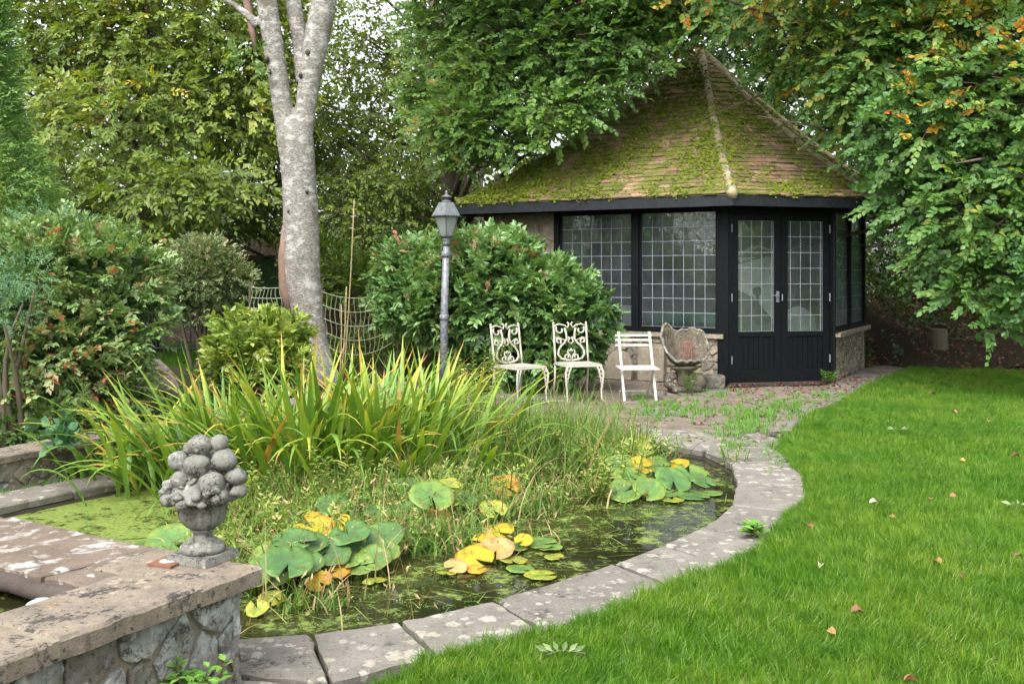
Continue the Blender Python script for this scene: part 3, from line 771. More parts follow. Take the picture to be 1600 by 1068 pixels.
# (angle from camera-facing, radius, height, size)
for (px, py, r_) in [(317, 693, 19), (345, 690, 14), (282, 718, 17), (316, 722, 20), (352, 717, 20), (290, 745, 15), (339, 749, 20), (371, 742, 16), (299, 699, 10), (268, 757, 12), (376, 765, 12), (272, 775, 13), (352, 770, 14)]:
    x = at(px, py, 3.60)[0] - UC[0]; z = at(px, py, 3.60)[2] - UC[2]
    rr = max(.035, (.118 - max(0, z - .235) * .5)); y = -math.sqrt(max(4e-4, rr*rr - x*x)) * .85
    FR.append((x, y, z, r_ * 3.55 / 1600))
for k in range(16):
    a = rf.uniform(.1, 3.04); z = .235 + .14 * rf.random(); rr = .12 - (z-.235) * .5
    FR.append((math.cos(a)*rr*.9, math.sin(a)*rr*.9, z, rf.uniform(.024, .04)))
for k, (x, y, z, r_) in enumerate(FR):
    mb = MB(); mb.blob(UC + [x, y, z], (r_*1.04, r_, r_*.92), 16, 11, .06, seed=k); 
    if k % 3 == 0: mb.blob(UC + [x, y - r_*.9, z - r_*.3], r_*.22, 6, 4)
    mb.build('fruit', M['urn'], urn, smooth=True)
for k in range(30):
    a = rf.uniform(0, 6.28); z = .222 + rf.uniform(-.006, .04); rr = .128 - max(0, z-.235)*.3
    mb = MB(); mb.blob(UC + [math.cos(a)*rr, math.sin(a)*rr, z], (rf.uniform(.012, .024), rf.uniform(.012, .024), rf.uniform(.011, .020)), 8, 6, .16, seed=k)
    mb.build('carved_leaf', M['urn'], urn, smooth=True)
for k in range(34):
    a = rf.uniform(-3.1, .1); z = rf.uniform(.235, .37); rr = max(.03, .115 - max(0, z-.235)*.52)
    p_ = UC + [math.cos(a)*rr, math.sin(a)*rr*.9, z]; mb = MB(); tdir = rf.normal(size=3)*[1, .4, 1]; tdir /= np.linalg.norm(tdir)
    mb.tube([p_ - tdir*.022, p_ + [0, -.006, .003], p_ + tdir*.022], [.003, .010, .003], 7, flat=.6); mb.build('carved_leaf', M['urn'], urn, smooth=True, jitter=.01)
# small tile beside the urn
tp = at(262, 880, 3.55); til = thing('tile_coaster', 'small reddish brown patterned tile beside the urn', 'tile', (tp[0], tp[1], ZT))
mb = MB(); rotbox(mb, (tp[0], tp[1], ZT), .048, .048, .001, .009, ang_ + .1); mb.build('tile_body', plain('brown_tile', (.19, .08, .05), .5, nz=.3), til)
mb = MB(); mb.lathe([(0, .0100), (.028, .0100), (.028, .011), (.0, .011)], (tp[0], tp[1], ZT), 20); mb.build('pale_ring', plain('pale_glaze', (.6, .55, .45), .4, nz=.5, scale=80), til)

# slab crossing to the left, its damp kerb and the white float
brg = thing('stone_bridge_slab', 'broad white lichened slab crossing the water left of the wall end', 'slab', (-2.2, 4.9, -.1))
bd = np.array([.853, -.522]); bn = np.array([.522, .853]); b0 = np.array([-2.42, 4.74])
def bp(a, b): return b0 + bd*a + bn*b
for a0_, a1_ in ((-1.9, -.75), (-.735, .42), (.435, 1.02)):
    slab_mesh([bp(a0_, 0), bp(a1_, 0), bp(a1_, .56), bp(a0_, .58)], .06, .05, rs, 'slab', M['wetslab'], brg, rough=.012, bev=.008)
mb = MB(); pts = np.array([(*bp(a, -.005), -.005) for a in np.linspace(-1.9, 1.0, 16)]); pts += rs.normal(size=pts.shape) * .006
mb.tube(pts, .055, 10, flat=.85); mb.build('kerb', M['wetedge'], brg, smooth=True, jitter=.02)
mb = MB(); prism(mb, [bp(-1.9, .05), bp(1., .05), bp(1., .5), bp(-1.9, .5)], -.6, .006); mb.build('footing', M['wetedge'], brg)
fp = at(72, 935, 4.2); mb = MB()
mb.blob((fp[0], fp[1], -.02), (.125, .06, .085), 16, 8); mb.add([(fp[0]-.07, fp[1]-.058, .03), (fp[0]+.06, fp[1]-.058, .03), (fp[0]+.06, fp[1]-.052, .036), (fp[0]-.07, fp[1]-.052, .036)], [(0, 1, 2, 3)])
o = mb.build('pool_float', M['plastic'], smooth=True); o.rotation_euler = (0, 0, R(-20)); tag(o, 'rounded white plastic float lying in the dark corner pool', 'float')

# raised bed wall behind the pond, on the left
W0 = np.array([-3.62, 6.0]); wd = np.array([.42, .908]); wd = np.array([2.3, 4.7]) / np.linalg.norm([2.3, 4.7]); WL = 6.4
wn = np.array([wd[1], -wd[0]])
W0 = np.array([-3.29, 6.62]) - wd * 1.4
def bw(a, b): return W0 + wd*a + wn*b
bwall = thing('bed_wall', 'mossy low stone wall holding the shrub bed behind the pond', 'wall', (*bw(2, -.1), 0))
ZB = .215
a = 0
while a < WL:
    L = rs.uniform(.55, .9); e = min(a+L, WL)
    slab_mesh([bw(a+.005, .03), bw(e-.005, .03), bw(e-.005, -.27), bw(a+.005, -.27)], ZB+rs.uniform(-.004, .004), .05, rs, 'coping_stone', M['coping'], bwall, rough=.005); a = e
mb = MB(); prism(mb, [bw(0, -.01), bw(WL, -.01), bw(WL, -.22), bw(0, -.22)], -.1, ZB-.052); mb.build('core', M['mortar'], bwall)
stone_face(bwall, (*bw(0, -.012), -.05), wd, WL, ZB-.05+.05, .12, .075, [M['greystone'], M['whitestone'], M['hutstone']], np.random.default_rng(31), .03, .014, .016)
sheet('shrub_bed', [tuple(bw(-1, -.2)), tuple(bw(WL, -.2)), (-1.6, 12.5), (-4.5, 13.5), (-8, 9), (-8, 4)], .15, M['soil'])

# ================================================================== summerhouse
P0, P1, P2, P3 = np.array([-.27, 14.65]), np.array([2.70, 12.80]), np.array([4.11, 13.10]), np.array([5.23, 15.20])
BACK = [np.array(p) for p in ((4.9, 17.1), (2.9, 18.1), (.7, 17.7), (-.45, 16.4))]
hut = thing('summerhouse', 'stone and black timber summerhouse with steep mossy clay tiled roof', 'summerhouse', (2.6, 15.4, 0))
class Face:
    def __init__(s, a, b):
        s.a = a; s.L = np.linalg.norm(b-a); s.d = (b-a)/s.L; s.n = np.array([s.d[1], -s.d[0]])
    def p(s, t, o): return s.a + s.d*t + s.n*o
    def box(s, mb, t0, t1, z0, z1, o0, o1):
        q = [s.p(t0, o1), s.p(t1, o1), s.p(t1, o0), s.p(t0, o0)]
        mb.hexa([(*x, z0) for x in q] + [(*x, z1) for x in q])
FL, FD, FRt = Face(P0, P1), Face(P1, P2), Face(P2, P3)      # outward normals face the camera side
def part(name, face, boxes, mat, parent=hut, **k):
    mb = MB()
    for b in boxes: face.box(mb, *b)
    return mb.build(name, mat, parent, **k)
TL = FL.L
def tl(t): return TL - t        # distance measured from the door corner
ZW0, ZW1 = .66, 2.20
rsn = np.random.default_rng(41)
# masonry below the windows and the pier
low = part('stone_wall', FL, [(0, TL-.06, -.05, .565, -.22, -.012), (0, tl(2.49), .565, 2.24, -.22, -.012)], M['mortar'])
stone_face(low, (*FL.p(tl(2.46), -.012), -.02), FL.d, 2.40, .585, .17, .095, [M['hutstone'], M['greystone'], M['hutstone']], rsn, .02, .02, .016)
stone_face(low, (*FL.p(.0, -.012), -.02), FL.d, tl(2.49)-.0, 2.24, .24, .17, [M['hutstone']], rsn, .02, .012, .012)
lowr = part('stone_wall', FRt, [(.06, FRt.L, -.05, .565, -.2, -.012)], M['mortar'])
stone_face(lowr, (*FRt.p(.07, -.012), -.02), FRt.d, FRt.L-.07, .585, .12, .075, [M['hutstone'], M['greystone']], rsn, .02, .012, .010, jit=.15)
part('stone_sill', FL, [(tl(2.44), TL-.05, .567, .622, -.15, .055)], M['hutstone'])
part('stone_sill', FRt, [(.04, FRt.L+.05, .567, .622, -.15, .085)], M['hutstone'])
part('timber_sill', FL, [(tl(2.47), TL-.02, .624, .658, -.12, .035)], M['black'])
part('timber_sill', FRt, [(.02, FRt.L+.02, .624, .658, -.12, .05)], M['black'])
# posts
part('corner_post', FL, [(TL-.13, TL+.01, 0, 2.215, -.12, .02)], M['black'])
part('corner_post', FRt, [(-.01, .08, 0, 2.215, -.12, .02)], M['black'])
part('corner_post', FRt, [(FRt.L-.08, FRt.L, .66, 2.215, -.12, .02)], M['black'])
part('post', FL, [(tl(2.49), tl(2.41), .66, 2.215, -.10, .02)], M['black'])
part('head_beam', FL, [(0, TL+.01, 2.217, 2.30, -.14, .03)], M['black'])
part('head_beam', FD, [(0, FD.L, 2.175, 2.30, -.14, .024)], M['black'])
part('head_beam', FRt, [(-.01, FRt.L, 2.217, 2.30, -.14, .03)], M['black'])

PANE = {}
def window(face, t0, t1, z0, z1, cols, rows, off, fr=.035, name='window', parent=hut, cuts=None, split=False):
    """frame part with pane and lead sub parts; cuts gives the lead positions across if uneven"""
    w_ = part(name, face, [(t0, t1, z0, z0+fr, off-.03, off+.012), (t0, t1, z1-fr, z1, off-.03, off+.012), (t0, t0+fr, z0+fr, z1-fr, off-.03, off+.012), (t1-fr, t1, z0+fr, z1-fr, off-.03, off+.012)], M['black'], parent)
    add_glass(w_, face, t0+fr, t1-fr, z0+fr, z1-fr, cols, rows, off-.006, cuts); return w_
def add_glass(par, face, t0, t1, z0, z1, cols, rows, off, cuts=None):
    ts = np.linspace(t0, t1, cols+1) if cuts is None else np.array(cuts); zs = np.linspace(z0, z1, rows+1)
    for i in range(len(ts)-1):
        for j in range(rows):
            key = (round(float(ts[i+1]-ts[i]), 3), round(float(zs[1]-zs[0]), 3))
            if key not in PANE:
                a, b = key[0]/2-.001, key[1]/2-.001; mb = MB(); mb.box((-a, -.0015, -b), (a, .0015, b)); v = np.concatenate(mb.v)
                me = mesh_np(v, [np.array(mb.q)], None, False, 'pane'); me.materials.append(M['glass']); PANE[key] = me
            c = face.p((ts[i]+ts[i+1])/2, off)
            o = link_mesh('pane', PANE[key], None, par, (c[0], c[1], (zs[j]+zs[j+1])/2))
            o.rotation_euler = (R(rsn.normal()*.45), 0, math.atan2(face.d[1], face.d[0]) + R(rsn.normal()*.45))
    mb = MB(); h = .0036
    for t in ts[1:-1]: face.box(mb, t-h, t+h, z0, z1, off-.004, off+.004)
    for z in zs[1:-1]: face.box(mb, t0, t1, z-h, z+h, off-.0052, off+.0052)
    for t in (t0, t1): face.box(mb, t-h*.5, t+h*.7, z0, z1, off-.003, off+.003)
    face.box(mb, t0, t1, z0-.001, z0+h, off-.0045, off+.0045); face.box(mb, t0, t1, z1-h, z1, off-.0045, off+.0045)
    mb.build('lead_strips', M['lead'], par)
window(FL, tl(1.215), tl(.132), ZW0, ZW1, 7, 8, -.02)
window(FL, tl(2.408), tl(1.30), ZW0, ZW1, 7, 8, -.02)
part('mullion', FL, [(tl(1.298), tl(1.217), .66, 2.215, -.10, .02)], M['black'])
window(FRt, .082, 1.14, ZW0, ZW1, 9, 8, -.02)
part('mullion', FRt, [(1.142, 1.20, .66, 2.215, -.10, .02)], M['black'])
window(FRt, 1.202, FRt.L-.082, ZW0, ZW1, 9, 8, -.02)

# doors
part('door_frame', FD, [(0.0, .045, 0, 2.173, -.12, .01), (FD.L-.045, FD.L, 0, 2.173, -.12, .01), (.045, FD.L-.045, 2.13, 2.173, -.12, .008)], M['black'])
for k in range(2):
    t0 = .05 + k*(FD.L-.1)/2 + .002; t1 = t0 + (FD.L-.1)/2 - .005; o1 = -.005; sw = .088
    gz0, gz1 = .655, 2.045
    dr = part('door', FD, [(t0, t0+sw, .015, 2.125, o1-.045, o1), (t1-sw, t1, .015, 2.125, o1-.045, o1), (t0+sw, t1-sw, 2.05, 2.125, o1-.045, o1),
                           (t0+sw, t1-sw, .59, .65, o1-.045, o1), (t0+sw, t1-sw, .015, .175, o1-.045, o1)], M['black'])
    nb = 7; bw_ = (t1-t0-2*sw)/nb
    for i in range(nb):
        a = t0+sw+i*bw_; mb = MB(); FD.box(mb, a+.004, a+bw_-.004, .177, .588, o1-.04, o1-.012 + rsn.uniform(-.001, .001)); mb.build('board', M['black'], dr)
    mb = MB(); FD.box(mb, t0+sw, t1-sw, .177, .588, o1-.043, o1-.020); mb.build('backing', M['black'], dr)
    g0, g1 = t0+sw+.002, t1-sw-.002; c3 = (g1-g0-.07)/3
    add_glass(dr, FD, g0, g1, gz0, gz1, 5, 7, o1-.02, [g0, g0+.045, g0+.045+c3, g0+.045+2*c3, g0+.045+3*c3, g1])
    hx = t0 - .003 if k == 0 else t1 + .003
    for zz in (.30, 1.08, 1.95):
        mb = MB(); FD.box(mb, hx-.005, hx+.005, zz-.05, zz+.05, o1, o1+.016); mb.build('hinge', M['lead'], dr)
    if k == 0:
        hd = MB(); c = FD.p(t1-.045, o1+.004); FD.box(hd, t1-.065, t1-.025, 1.02, 1.16, o1, o1+.006)
        p0 = FD.p(t1-.045, o1+.006); p1 = FD.p(t1-.045, o1+.045); p2 = FD.p(t1-.16, o1+.05)
        hd.tube([(*p0, 1.10), (*p1, 1.10), (*((p1+p2)/2), 1.105), (*p2, 1.10)], .008, 6)
        hd.build('handle', M['pewter'], dr)
    else:
        mb = MB(); FD.box(mb, t0+.008, t0+.02, 1.04, 1.12, o1, o1+.006); mb.build('keep', M['lead'], dr)
part('threshold', FD, [(0, FD.L, -.03, .013, -.15, .05)], M['woodd'])

# back walls, floor, ceiling
ring = [P3] + BACK + [P0]
for i in range(len(ring)-1):
    f = Face(ring[i], ring[i+1])
    part('back_wall', f, [(0, f.L, -.05, 2.3, -.2, 0.0)], M['plaster'])
mb = MB(); prism(mb, [P0, P1, P2, P3] + BACK, -.05, .01); mb.build('floor', M['woodd'], hut)
mb = MB(); prism(mb, [P0, P1, P2, P3] + BACK, 2.301, 2.32); mb.build('ceiling', M['woodd'], hut)

# roof
C0, C1, C2, C3 = np.array([-.78, 14.28]), np.array([2.67, 12.38]), np.array([4.62, 12.96]), np.array([5.95, 15.25])
CB = [np.array(p) for p in ((5.5, 17.6), (3.0, 18.8), (.4, 18.3), (-1.1, 16.6))]
AP = np.array([2.88, 15.6]); ZE, ZA = 2.335, 4.78
def prof(t): return ZE + (ZA-ZE) * (.72*t + .28*t**1.9)
def rp(E0, E1, s, t, o=0.):
    xy = (1-t)*(E0 + (E1-E0)*s) + t*AP; return np.array([xy[0], xy[1], prof(t)])
eave = [C0, C1, C2, C3] + CB
roof = MB()
for i in range(len(eave)):
    E0, E1 = eave[i], eave[(i+1) % len(eave)]; tt = np.linspace(0, 1, 13)
    V = [rp(E0, E1, s, t) for t in tt for s in (0, 1)]
    roof.add(V, [(2*k, 2*k+1, 2*k+3, 2*k+2) for k in range(12)])
roof = roof.build('roof', M['tile2'], hut)
tv = MB(); tv.box((-.08, 0, -.012), (.08, .20, 0.)); TV = np.concatenate(tv.v); TQ = np.array(tv.q)
TM = []
for k_, mm in enumerate(('tile1', 'tile2', 'tile3', 'tile1')):
    r_ = np.random.default_rng(k_); v = TV.copy(); v[:, 0] += r_.normal(size=8)*.002; v[4:6, 2] += .004; v[:2, 1] += r_.normal(size=2)*.005
    me = mesh_np(v, [TQ], None, False, 'tile'); me.materials.append(M[mm]); TM.append((me, v, mm))
rt = np.random.default_rng(9); tiles = []; mossP = []; mossN = []
for fi, (E0, E1) in enumerate(((C0, C1), (C1, C2), (C2, C3))):
    el = np.linalg.norm(E1-E0); rows = 33; ed = (E1-E0)/el
    for r_ in range(rows):
        t0, t1 = r_/rows, (r_+1)/rows
        # slope positions by arc length
        p0 = rp(E0, E1, .5, t0); p1 = rp(E0, E1, .5, t1)
        w_ = el*(1-t0); nt_ = int(w_/.162)
        for c_ in range(-1, nt_+2):
            sx = (c_ + .5 + (r_ % 2)*.5) * .162 / max(w_, .01)
            if sx < .01 or sx > .99: continue
            a = rp(E0, E1, sx, t0); up = rp(E0, E1, sx + 0, min(1, t0+.03)) ; 
            # straight up the slope, perpendicular to the eave
            g = rp(E0, E1, .5, min(1, t0+.03)) - rp(E0, E1, .5, t0); xd = np.array([ed[0], ed[1], 0]); g = g - xd*g.dot(xd); g /= np.linalg.norm(g)
            nz = np.cross(xd, g); nz /= np.linalg.norm(nz)
            tiles.append((fi, a + nz*.028 + g*rt.normal()*.006, xd, g, nz, rt.integers(4), rt.normal()*.03, rt.normal()*.012))
            for q in range(4):
                pp = a + nz*.030 + g*rt.uniform(-.012, .1) + xd*rt.uniform(-.08, .08)
                mossP.append(pp); mossN.append((nz, g))
def tmat(t):
    fi, p, xd, g, nz, k, yaw, lift = t
    # tile pitched a little flatter than the roof so its head tucks under the course above
    g2 = g*math.cos(.11) - nz*math.sin(.11); n2 = np.cross(xd, g2)
    x2 = xd*math.cos(yaw) + g2*math.sin(yaw); g3 = np.cross(n2, x2)
    return np.stack([x2, g3, n2], 1), p + n2*lift*.3
tiles.sort(key=lambda t: (t[1][1], t[1][2]))
big = set(id(t) for t in sorted(tiles, key=lambda t: -(abs(t[4][1])/t[1][1]**2) * (1 if t[1][2] < 3.9 else .2))[:298])
rest = {0: FB(), 1: FB(), 2: FB(), 3: FB()}
for t in tiles:
    Rm, p = tmat(t)
    if id(t) in big:
        o = bpy.data.objects.new('tile', TM[t[5]][0]); COL.objects.link(o); o.parent = roof
        o.matrix_parent_inverse = Matrix.Identity(4)
        mw = Matrix([[*Rm[i], p[i]] for i in range(3)] + [[0, 0, 0, 1]]); mw.translation -= W[roof]; o.matrix_local = mw; W[o] = Vector(p)
    else: rest[t[5]].put(TV @ Rm.T + p, [TQ], np.zeros(8))
for k, fbk in rest.items(): fbk.build('tiles', M[TM[k][2]], roof)
# moss cushions
mP = np.array(mossP); mN = np.array([a for a, b in mossN]); mG = np.array([b for a, b in mossN])
mP = np.repeat(mP, 9, 0) + rt.normal(size=(len(mP)*9, 3))*.028; mN = np.repeat(mN, 9, 0); mG = np.repeat(mG, 9, 0)
left = (mP[:, 0] + .8) / 3.5
dens = fbm(mP*2.0, 3)*.8 + fbm(mP*7, 2)*.30 + np.clip(.62 - left*.62, 0, .6) * np.clip((3.1-mP[:, 2])/.5, 0, 1) + .10*(mP[:, 2] > 3.6) + .08*(mP[:, 0] < 2.7)
# thick along the front hip
hipd = np.abs((mP[:, 0]-2.75)); dens += .22*np.exp(-(hipd/.16)**2)
keep = dens + rt.normal(size=len(dens))*.13 > .80
mP, mN, mG = mP[keep], mN[keep], mG[keep]
n_ = len(mP); r_ = rt.uniform(.009, .021, n_)[:, None]*(1+.5*np.clip(.6-left[keep][:, None], 0, .6)); X3 = np.cross(mG, mN)
th = rt.uniform(0, 6.28, n_)[:, None]
ring_ = [mP + (X3*np.cos(th+k*1.2566) + mG*np.sin(th+k*1.2566))*r_*rt.uniform(.7, 1.3, (n_, 1)) - mN*.004 for k in range(5)]
mid_ = [mP + (X3*np.cos(th+.6+k*1.2566) + mG*np.sin(th+.6+k*1.2566))*r_*.65 + mN*r_*.6 for k in range(5)]
V = np.stack(ring_ + mid_ + [mP + mN*r_*.85], 1)
off = (np.arange(n_)*11)[:, None, None]
F3 = (np.array([(5+k, 5+(k+1) % 5, 10) for k in range(5)])[None]+off).reshape(-1, 3)
F4 = (np.array([(k, (k+1) % 5, 5+(k+1) % 5, 5+k) for k in range(5)])[None]+off).reshape(-1, 4)
fb = FB(); vv_ = np.clip(fbm(mP*3, 2)*.5+rt.random(n_)*.45+.15*np.clip(.5-left[keep], 0, .5), 0, 1)
fb.put(V.reshape(-1, 3), [F3, F4], np.repeat(vv_, 11)); fb.build('moss', LM['moss'], roof)
print('moss', n_, 'tiles', len(tiles))
# hips
def hip(C, rad=.060, n=12):
    for k in range(n):
        t0, t1 = k/n*.985, (k+1.15)/n*.985
        p0 = np.array([*((1-t0)*C+t0*AP), prof(t0)+.030]); p1 = np.array([*((1-t1)*C+t1*AP), prof(t1)+.022])
        mb = MB(); th_ = np.linspace(-.15, math.pi+.15, 9); d = p1-p0; d /= np.linalg.norm(d)
        sd_ = np.cross(d, [0, 0, 1]); sd_ /= np.linalg.norm(sd_); nn = np.cross(sd_, d)
        V = []
        for p, r0_ in ((p0, rad*1.02), (p1, rad*.95)):
            for ri in (1, .8):
                for a in th_: V.append(p + sd_*math.cos(a)*r0_*ri + nn*(math.sin(a)*r0_*ri - .02))
        m9 = 9; Q = []
        for i in range(8):
            Q += [(i, i+1, 18+i+1, 18+i), (9+i+1, 9+i, 27+i, 27+i+1), (i+1, i, 9+i, 9+i+1)]
        mb.add(V, Q); mb.build('hip_tile', M['hip'], roof, smooth=False, jitter=.008)
for C in (C0, C1, C2, C3): hip(C)
mb = MB(); e = np.array([*C1, ZE+.02]); mb.blob(e + [.0, .02, 0], (.075, .075, .07), 10, 7, .1); mb.build('hip_end', M['hip'], roof, smooth=True)
# fascia, soffit
for a, b in ((C0, C1), (C1, C2), (C2, C3), (CB[-1], C0)):
    f = Face(a, b); part('fascia', f, [(.002, f.L-.002, 2.205, 2.325, -.028, 0)], M['fascia'])
mb = MB(); prism(mb, [np.array(c)*.995 + np.array([2.6, 15.4])*.005 for c in eave], 2.325, 2.333); mb.build('soffit', M['woodd'], hut)
# fallen leaves on roof
k = 90; fi = rt.integers(0, 2, k); PP = []; NN = []
for q in range(k):
    E0, E1 = ((C0, C1), (C1, C2))[fi[q]]; PP.append(rp(E0, E1, rt.uniform(.05, .95), rt.uniform(.01, .8)**1.3) + [0, -.03, .05])
PP = np.array(PP); fb = FB(); fb.put(*leaves_np(PP, unit(rt.normal(size=(k, 3))*[1, 1, .3]), np.array([[0, -.5, 1.]]*k)+rt.normal(size=(k, 3))*.2, .055, T_FOLD, rt.uniform(.2, 1, k)))
o = fb.build('roof_litter', LM['litter'], roof)

# things inside, seen through the glass
def inside(name, label, cat, boxes, mat, pname='body'):
    c = boxes[0]; t = thing(name, label, cat, (c[0], c[1], .01)); return t
t = thing('white_cupboard', 'tall white panelled cupboard seen through the left glass door', 'cupboard', (3.62, 15.1, .01))
mb = MB(); mb.box((3.25, 15.1, .01), (3.98, 15.5, 1.62)); mb.build('carcass', M['innerwhite'], t)
for k in range(2):
    mb = MB(); mb.box((3.26+.36*k, 15.08, .08), (3.26+.36*k+.34, 15.097, 1.56)); mb.build('cupboard_door', M['innerwhite'], t)
mb = MB(); mb.tube([(3.2, 15.08, 1.62), (3.62, 15.08, 1.78), (4.03, 15.08, 1.62)], .03, 6); mb.build('cornice', M['innerwhite'], t)
t = thing('covered_machine', 'dark covered machine with a round knob behind the left door', 'machine', (3.2, 14.2, .01))
mb = MB(); prof_ = [(2.85, .01), (2.85, 1.05), (3.05, 1.18), (3.3, 1.05), (3.6, .72), (3.62, .01)]
V = [(x, 14.0, z) for x, z in prof_] + [(x, 14.45, z) for x, z in prof_]; k = 6
mb.add(V, [(i, (i+1) % k, k+(i+1) % k, k+i) for i in range(k)] + [(0, 5, 4, 1), (1, 4, 3, 2), (6, 7, 10, 11), (7, 8, 9, 10)]); mb.build('cover', M['cloth'], t)
mb = MB(); mb.tube([(3.38, 14.1, .9), (3.38, 14.1, 1.1)], .02, 6); mb.blob((3.38, 14.1, 1.14), .065, 12, 8); mb.build('knob', M['cloth'], t, smooth=True)
t = thing('garden_chair', 'moulded white plastic chair inside behind the right glass door', 'chair', (4.05, 14.2, .01))
mb = MB(); V = []
for i in range(9):
    a = -1.2 + i*.3; V += [(4.05+.26*math.sin(a), 14.4-.1*math.cos(a)*-1, .45), (4.05+.24*math.sin(a), 14.42+.1*math.cos(a), .92 - .12*abs(a)**1.5)]
mb.add(V, [(2*i, 2*i+2, 2*i+3, 2*i+1) for i in range(8)]); mb.build('backrest', M['innerwhite'], t, smooth=True)
mb = MB(); mb.box((3.82, 14.0, .42), (4.28, 14.42, .46)); mb.build('seat', M['innerwhite'], t)
for x in (3.85, 4.25):
    for y in (14.03, 14.38): mb = MB(); mb.tube([(x, y, .01), (x, y, .42)], .02, 6); mb.build('leg', M['innerwhite'], t)
t = thing('white_heater', 'small white cabinet heater inside the left window', 'heater', (1.55, 14.3, .01))
mb = MB(); mb.box((1.42, 14.3, .01), (1.72, 14.6, .93)); mb.build('casing', M['innerwhite'], t)
for k in range(5): mb = MB(); mb.box((1.47+.0*k, 14.288, .5+.07*k), (1.55, 14.298, .53+.07*k)); mb.build('vent', M['cloth'], t)
t = thing('green_table', 'green games table inside below the right hand window', 'table', (2.0, 14.3, .01))
mb = MB(); mb.box((1.78, 13.75, .72), (2.75, 14.6, .86)); mb.build('tabletop', M['green'], t)
for x in (1.82, 2.7):
    for y in (13.8, 14.55): mb = MB(); mb.box((x-.03, y-.03, .01), (x+.03, y+.03, .72)); mb.build('leg', M['woodd'], t)

# wall lantern on the far corner
t = thing('wall_lantern', 'small white coach lantern on a bracket by the far summerhouse corner', 'lantern', (5.35, 15.15, 1.7))
mb = MB(); mb.tube([(5.18, 15.13, 1.80), (5.3, 15.05, 1.77), (5.39, 15.0, 1.79), (5.39, 15.0, 1.84)], .013, 6); mb.blob((5.39, 15.0, 1.75), .03, 8, 6); mb.build('bracket', M['white2'], t, smooth=True)
def lantern(t, c, s, metal, glass, n=6, wide=1.):
    """tapered lantern: c is the bottom of the glass"""
    c = np.asarray(c, float)
    def ringp(r, z, a0=math.pi/n): return [c + s*np.array([wide*r*math.cos(a0+2*math.pi*k/n), wide*r*math.sin(a0+2*math.pi*k/n), z]) for k in range(n)]
    lo, hi = ringp(.065, 0), ringp(.125, .21)
    for k in range(n):
        a, b, d_, e_ = lo[k], lo[(k+1) % n], hi[(k+1) % n], hi[k]
        mb = MB(); ctr = (a+b+d_+e_)/4; nn = np.cross(b-a, e_-a); nn /= np.linalg.norm(nn)
        mb.hexa([*(x for x in (a, b, b-nn*.002, a-nn*.002)), *(x for x in (e_, d_, d_-nn*.002, e_-nn*.002))]); mb.build('pane', glass, t)
        mb = MB(); mb.tube([a, e_], .0065*s, 5); mb.build('bar', metal, t)
    mb = MB(); mb.lathe([(0, -.03), (.045, -.03), (.07, -.008), (.072, .006), (.0, .006)], (0, 0, 0), 16); mb.v = [v*s + c for v in mb.v]; mb.build('base_ring', metal, t, smooth=False)
    mb = MB(); rg = [(.142, .205), (.150, .213), (.146, .228), (.085, .345), (.08, .355), (.0, .36)]
    mb.lathe(rg, (0, 0, 0), n); V = np.concatenate(mb.v)
    ca_, sa_ = math.cos(math.pi/n), math.sin(math.pi/n); V = np.column_stack([V[:, 0]*ca_-V[:, 1]*sa_, V[:, 0]*sa_+V[:, 1]*ca_, V[:, 2]]); mb.v = [V*s*[wide, wide, 1] + c]; mb.a = [np.zeros(len(V))]
    mb.build('hood', metal, t)
    for k in range(26):
        a = k/26*6.283; rr = .148*math.cos(math.pi/n)/math.cos(((a-0) % (2*math.pi/n)) - math.pi/n) if 1 else .15
        pass
    mb = MB(); mb.lathe([(0, .355), (.05, .355), (.055, .37), (.035, .38), (.02, .395), (.022, .405), (.06, .412), (.062, .42), (.03, .435), (.018, .44), (.012, .455), (.018, .465), (.008, .485), (0, .49)], (0, 0, 0), 16)
    mb.v = [v*s + c for v in mb.v]; mb.build('finial', metal, t, smooth=True)
    rim = ringp(.15, .213); mb = MB()
    for k in range(n):
        a, b = rim[k], rim[(k+1) % n]
        for q in range(5): mb.blob(a + (b-a)*(q+.5)/5 - [0, 0, .004*s], .010*s, 6, 4)
    mb.build('beaded_rim', metal, t, smooth=True)
lantern(t, (5.39, 15.0, 1.86), .72, M['white2'], M['milk'], 6)

# lamp post
LP = gr(694, 606); LP[1] = 11.6; LP[0] = (693.5-800)/1600*11.6; LP[2] = .0
lp = thing('garden_lamp', 'grey metal lamp post with lantern standing before the glossy shrub', 'lamp post', (LP[0], LP[1], 0))
topz = at(0, 379, 11.6)[2]
mb = MB(); mb.tube([(LP[0], LP[1], 0), (LP[0]+.004, LP[1], .9), (LP[0]+.03, LP[1], topz)], [.048, .044, .038], 14); mb.build('post', M['pewter'], lp, smooth=True)
for z in (.86, topz-.16): mb = MB(); mb.lathe([(0, 0), (.05, 0), (.056, .012), (.056, .05), (.048, .062), (0, .062)], (LP[0]+.004+.026*max(0, z-.9)/(topz-.9), LP[1], z), 14); mb.build('collar', M['pewter'], lp, smooth=True)
mb = MB(); mb.lathe([(0, 0), (.05, 0), (.036, .03), (.05, .06), (.05, .075), (0, .075)], (LP[0]+.03, LP[1], topz-.03), 14); mb.build('neck', M['pewterd'], lp, smooth=True)
lantern(lp, (LP[0]+.03, LP[1], topz+.08), 1.05, M['pewterd'], M['milk'], 6, 1.12)
mb = MB(); mb.tube([(LP[0]+.03, LP[1], topz+.08), (LP[0]+.03, LP[1], topz+.2)], .03, 8); mb.blob((LP[0]+.03, LP[1], topz+.22), .04, 8, 6); mb.build('bulb', M['plastic'], lp, smooth=True)

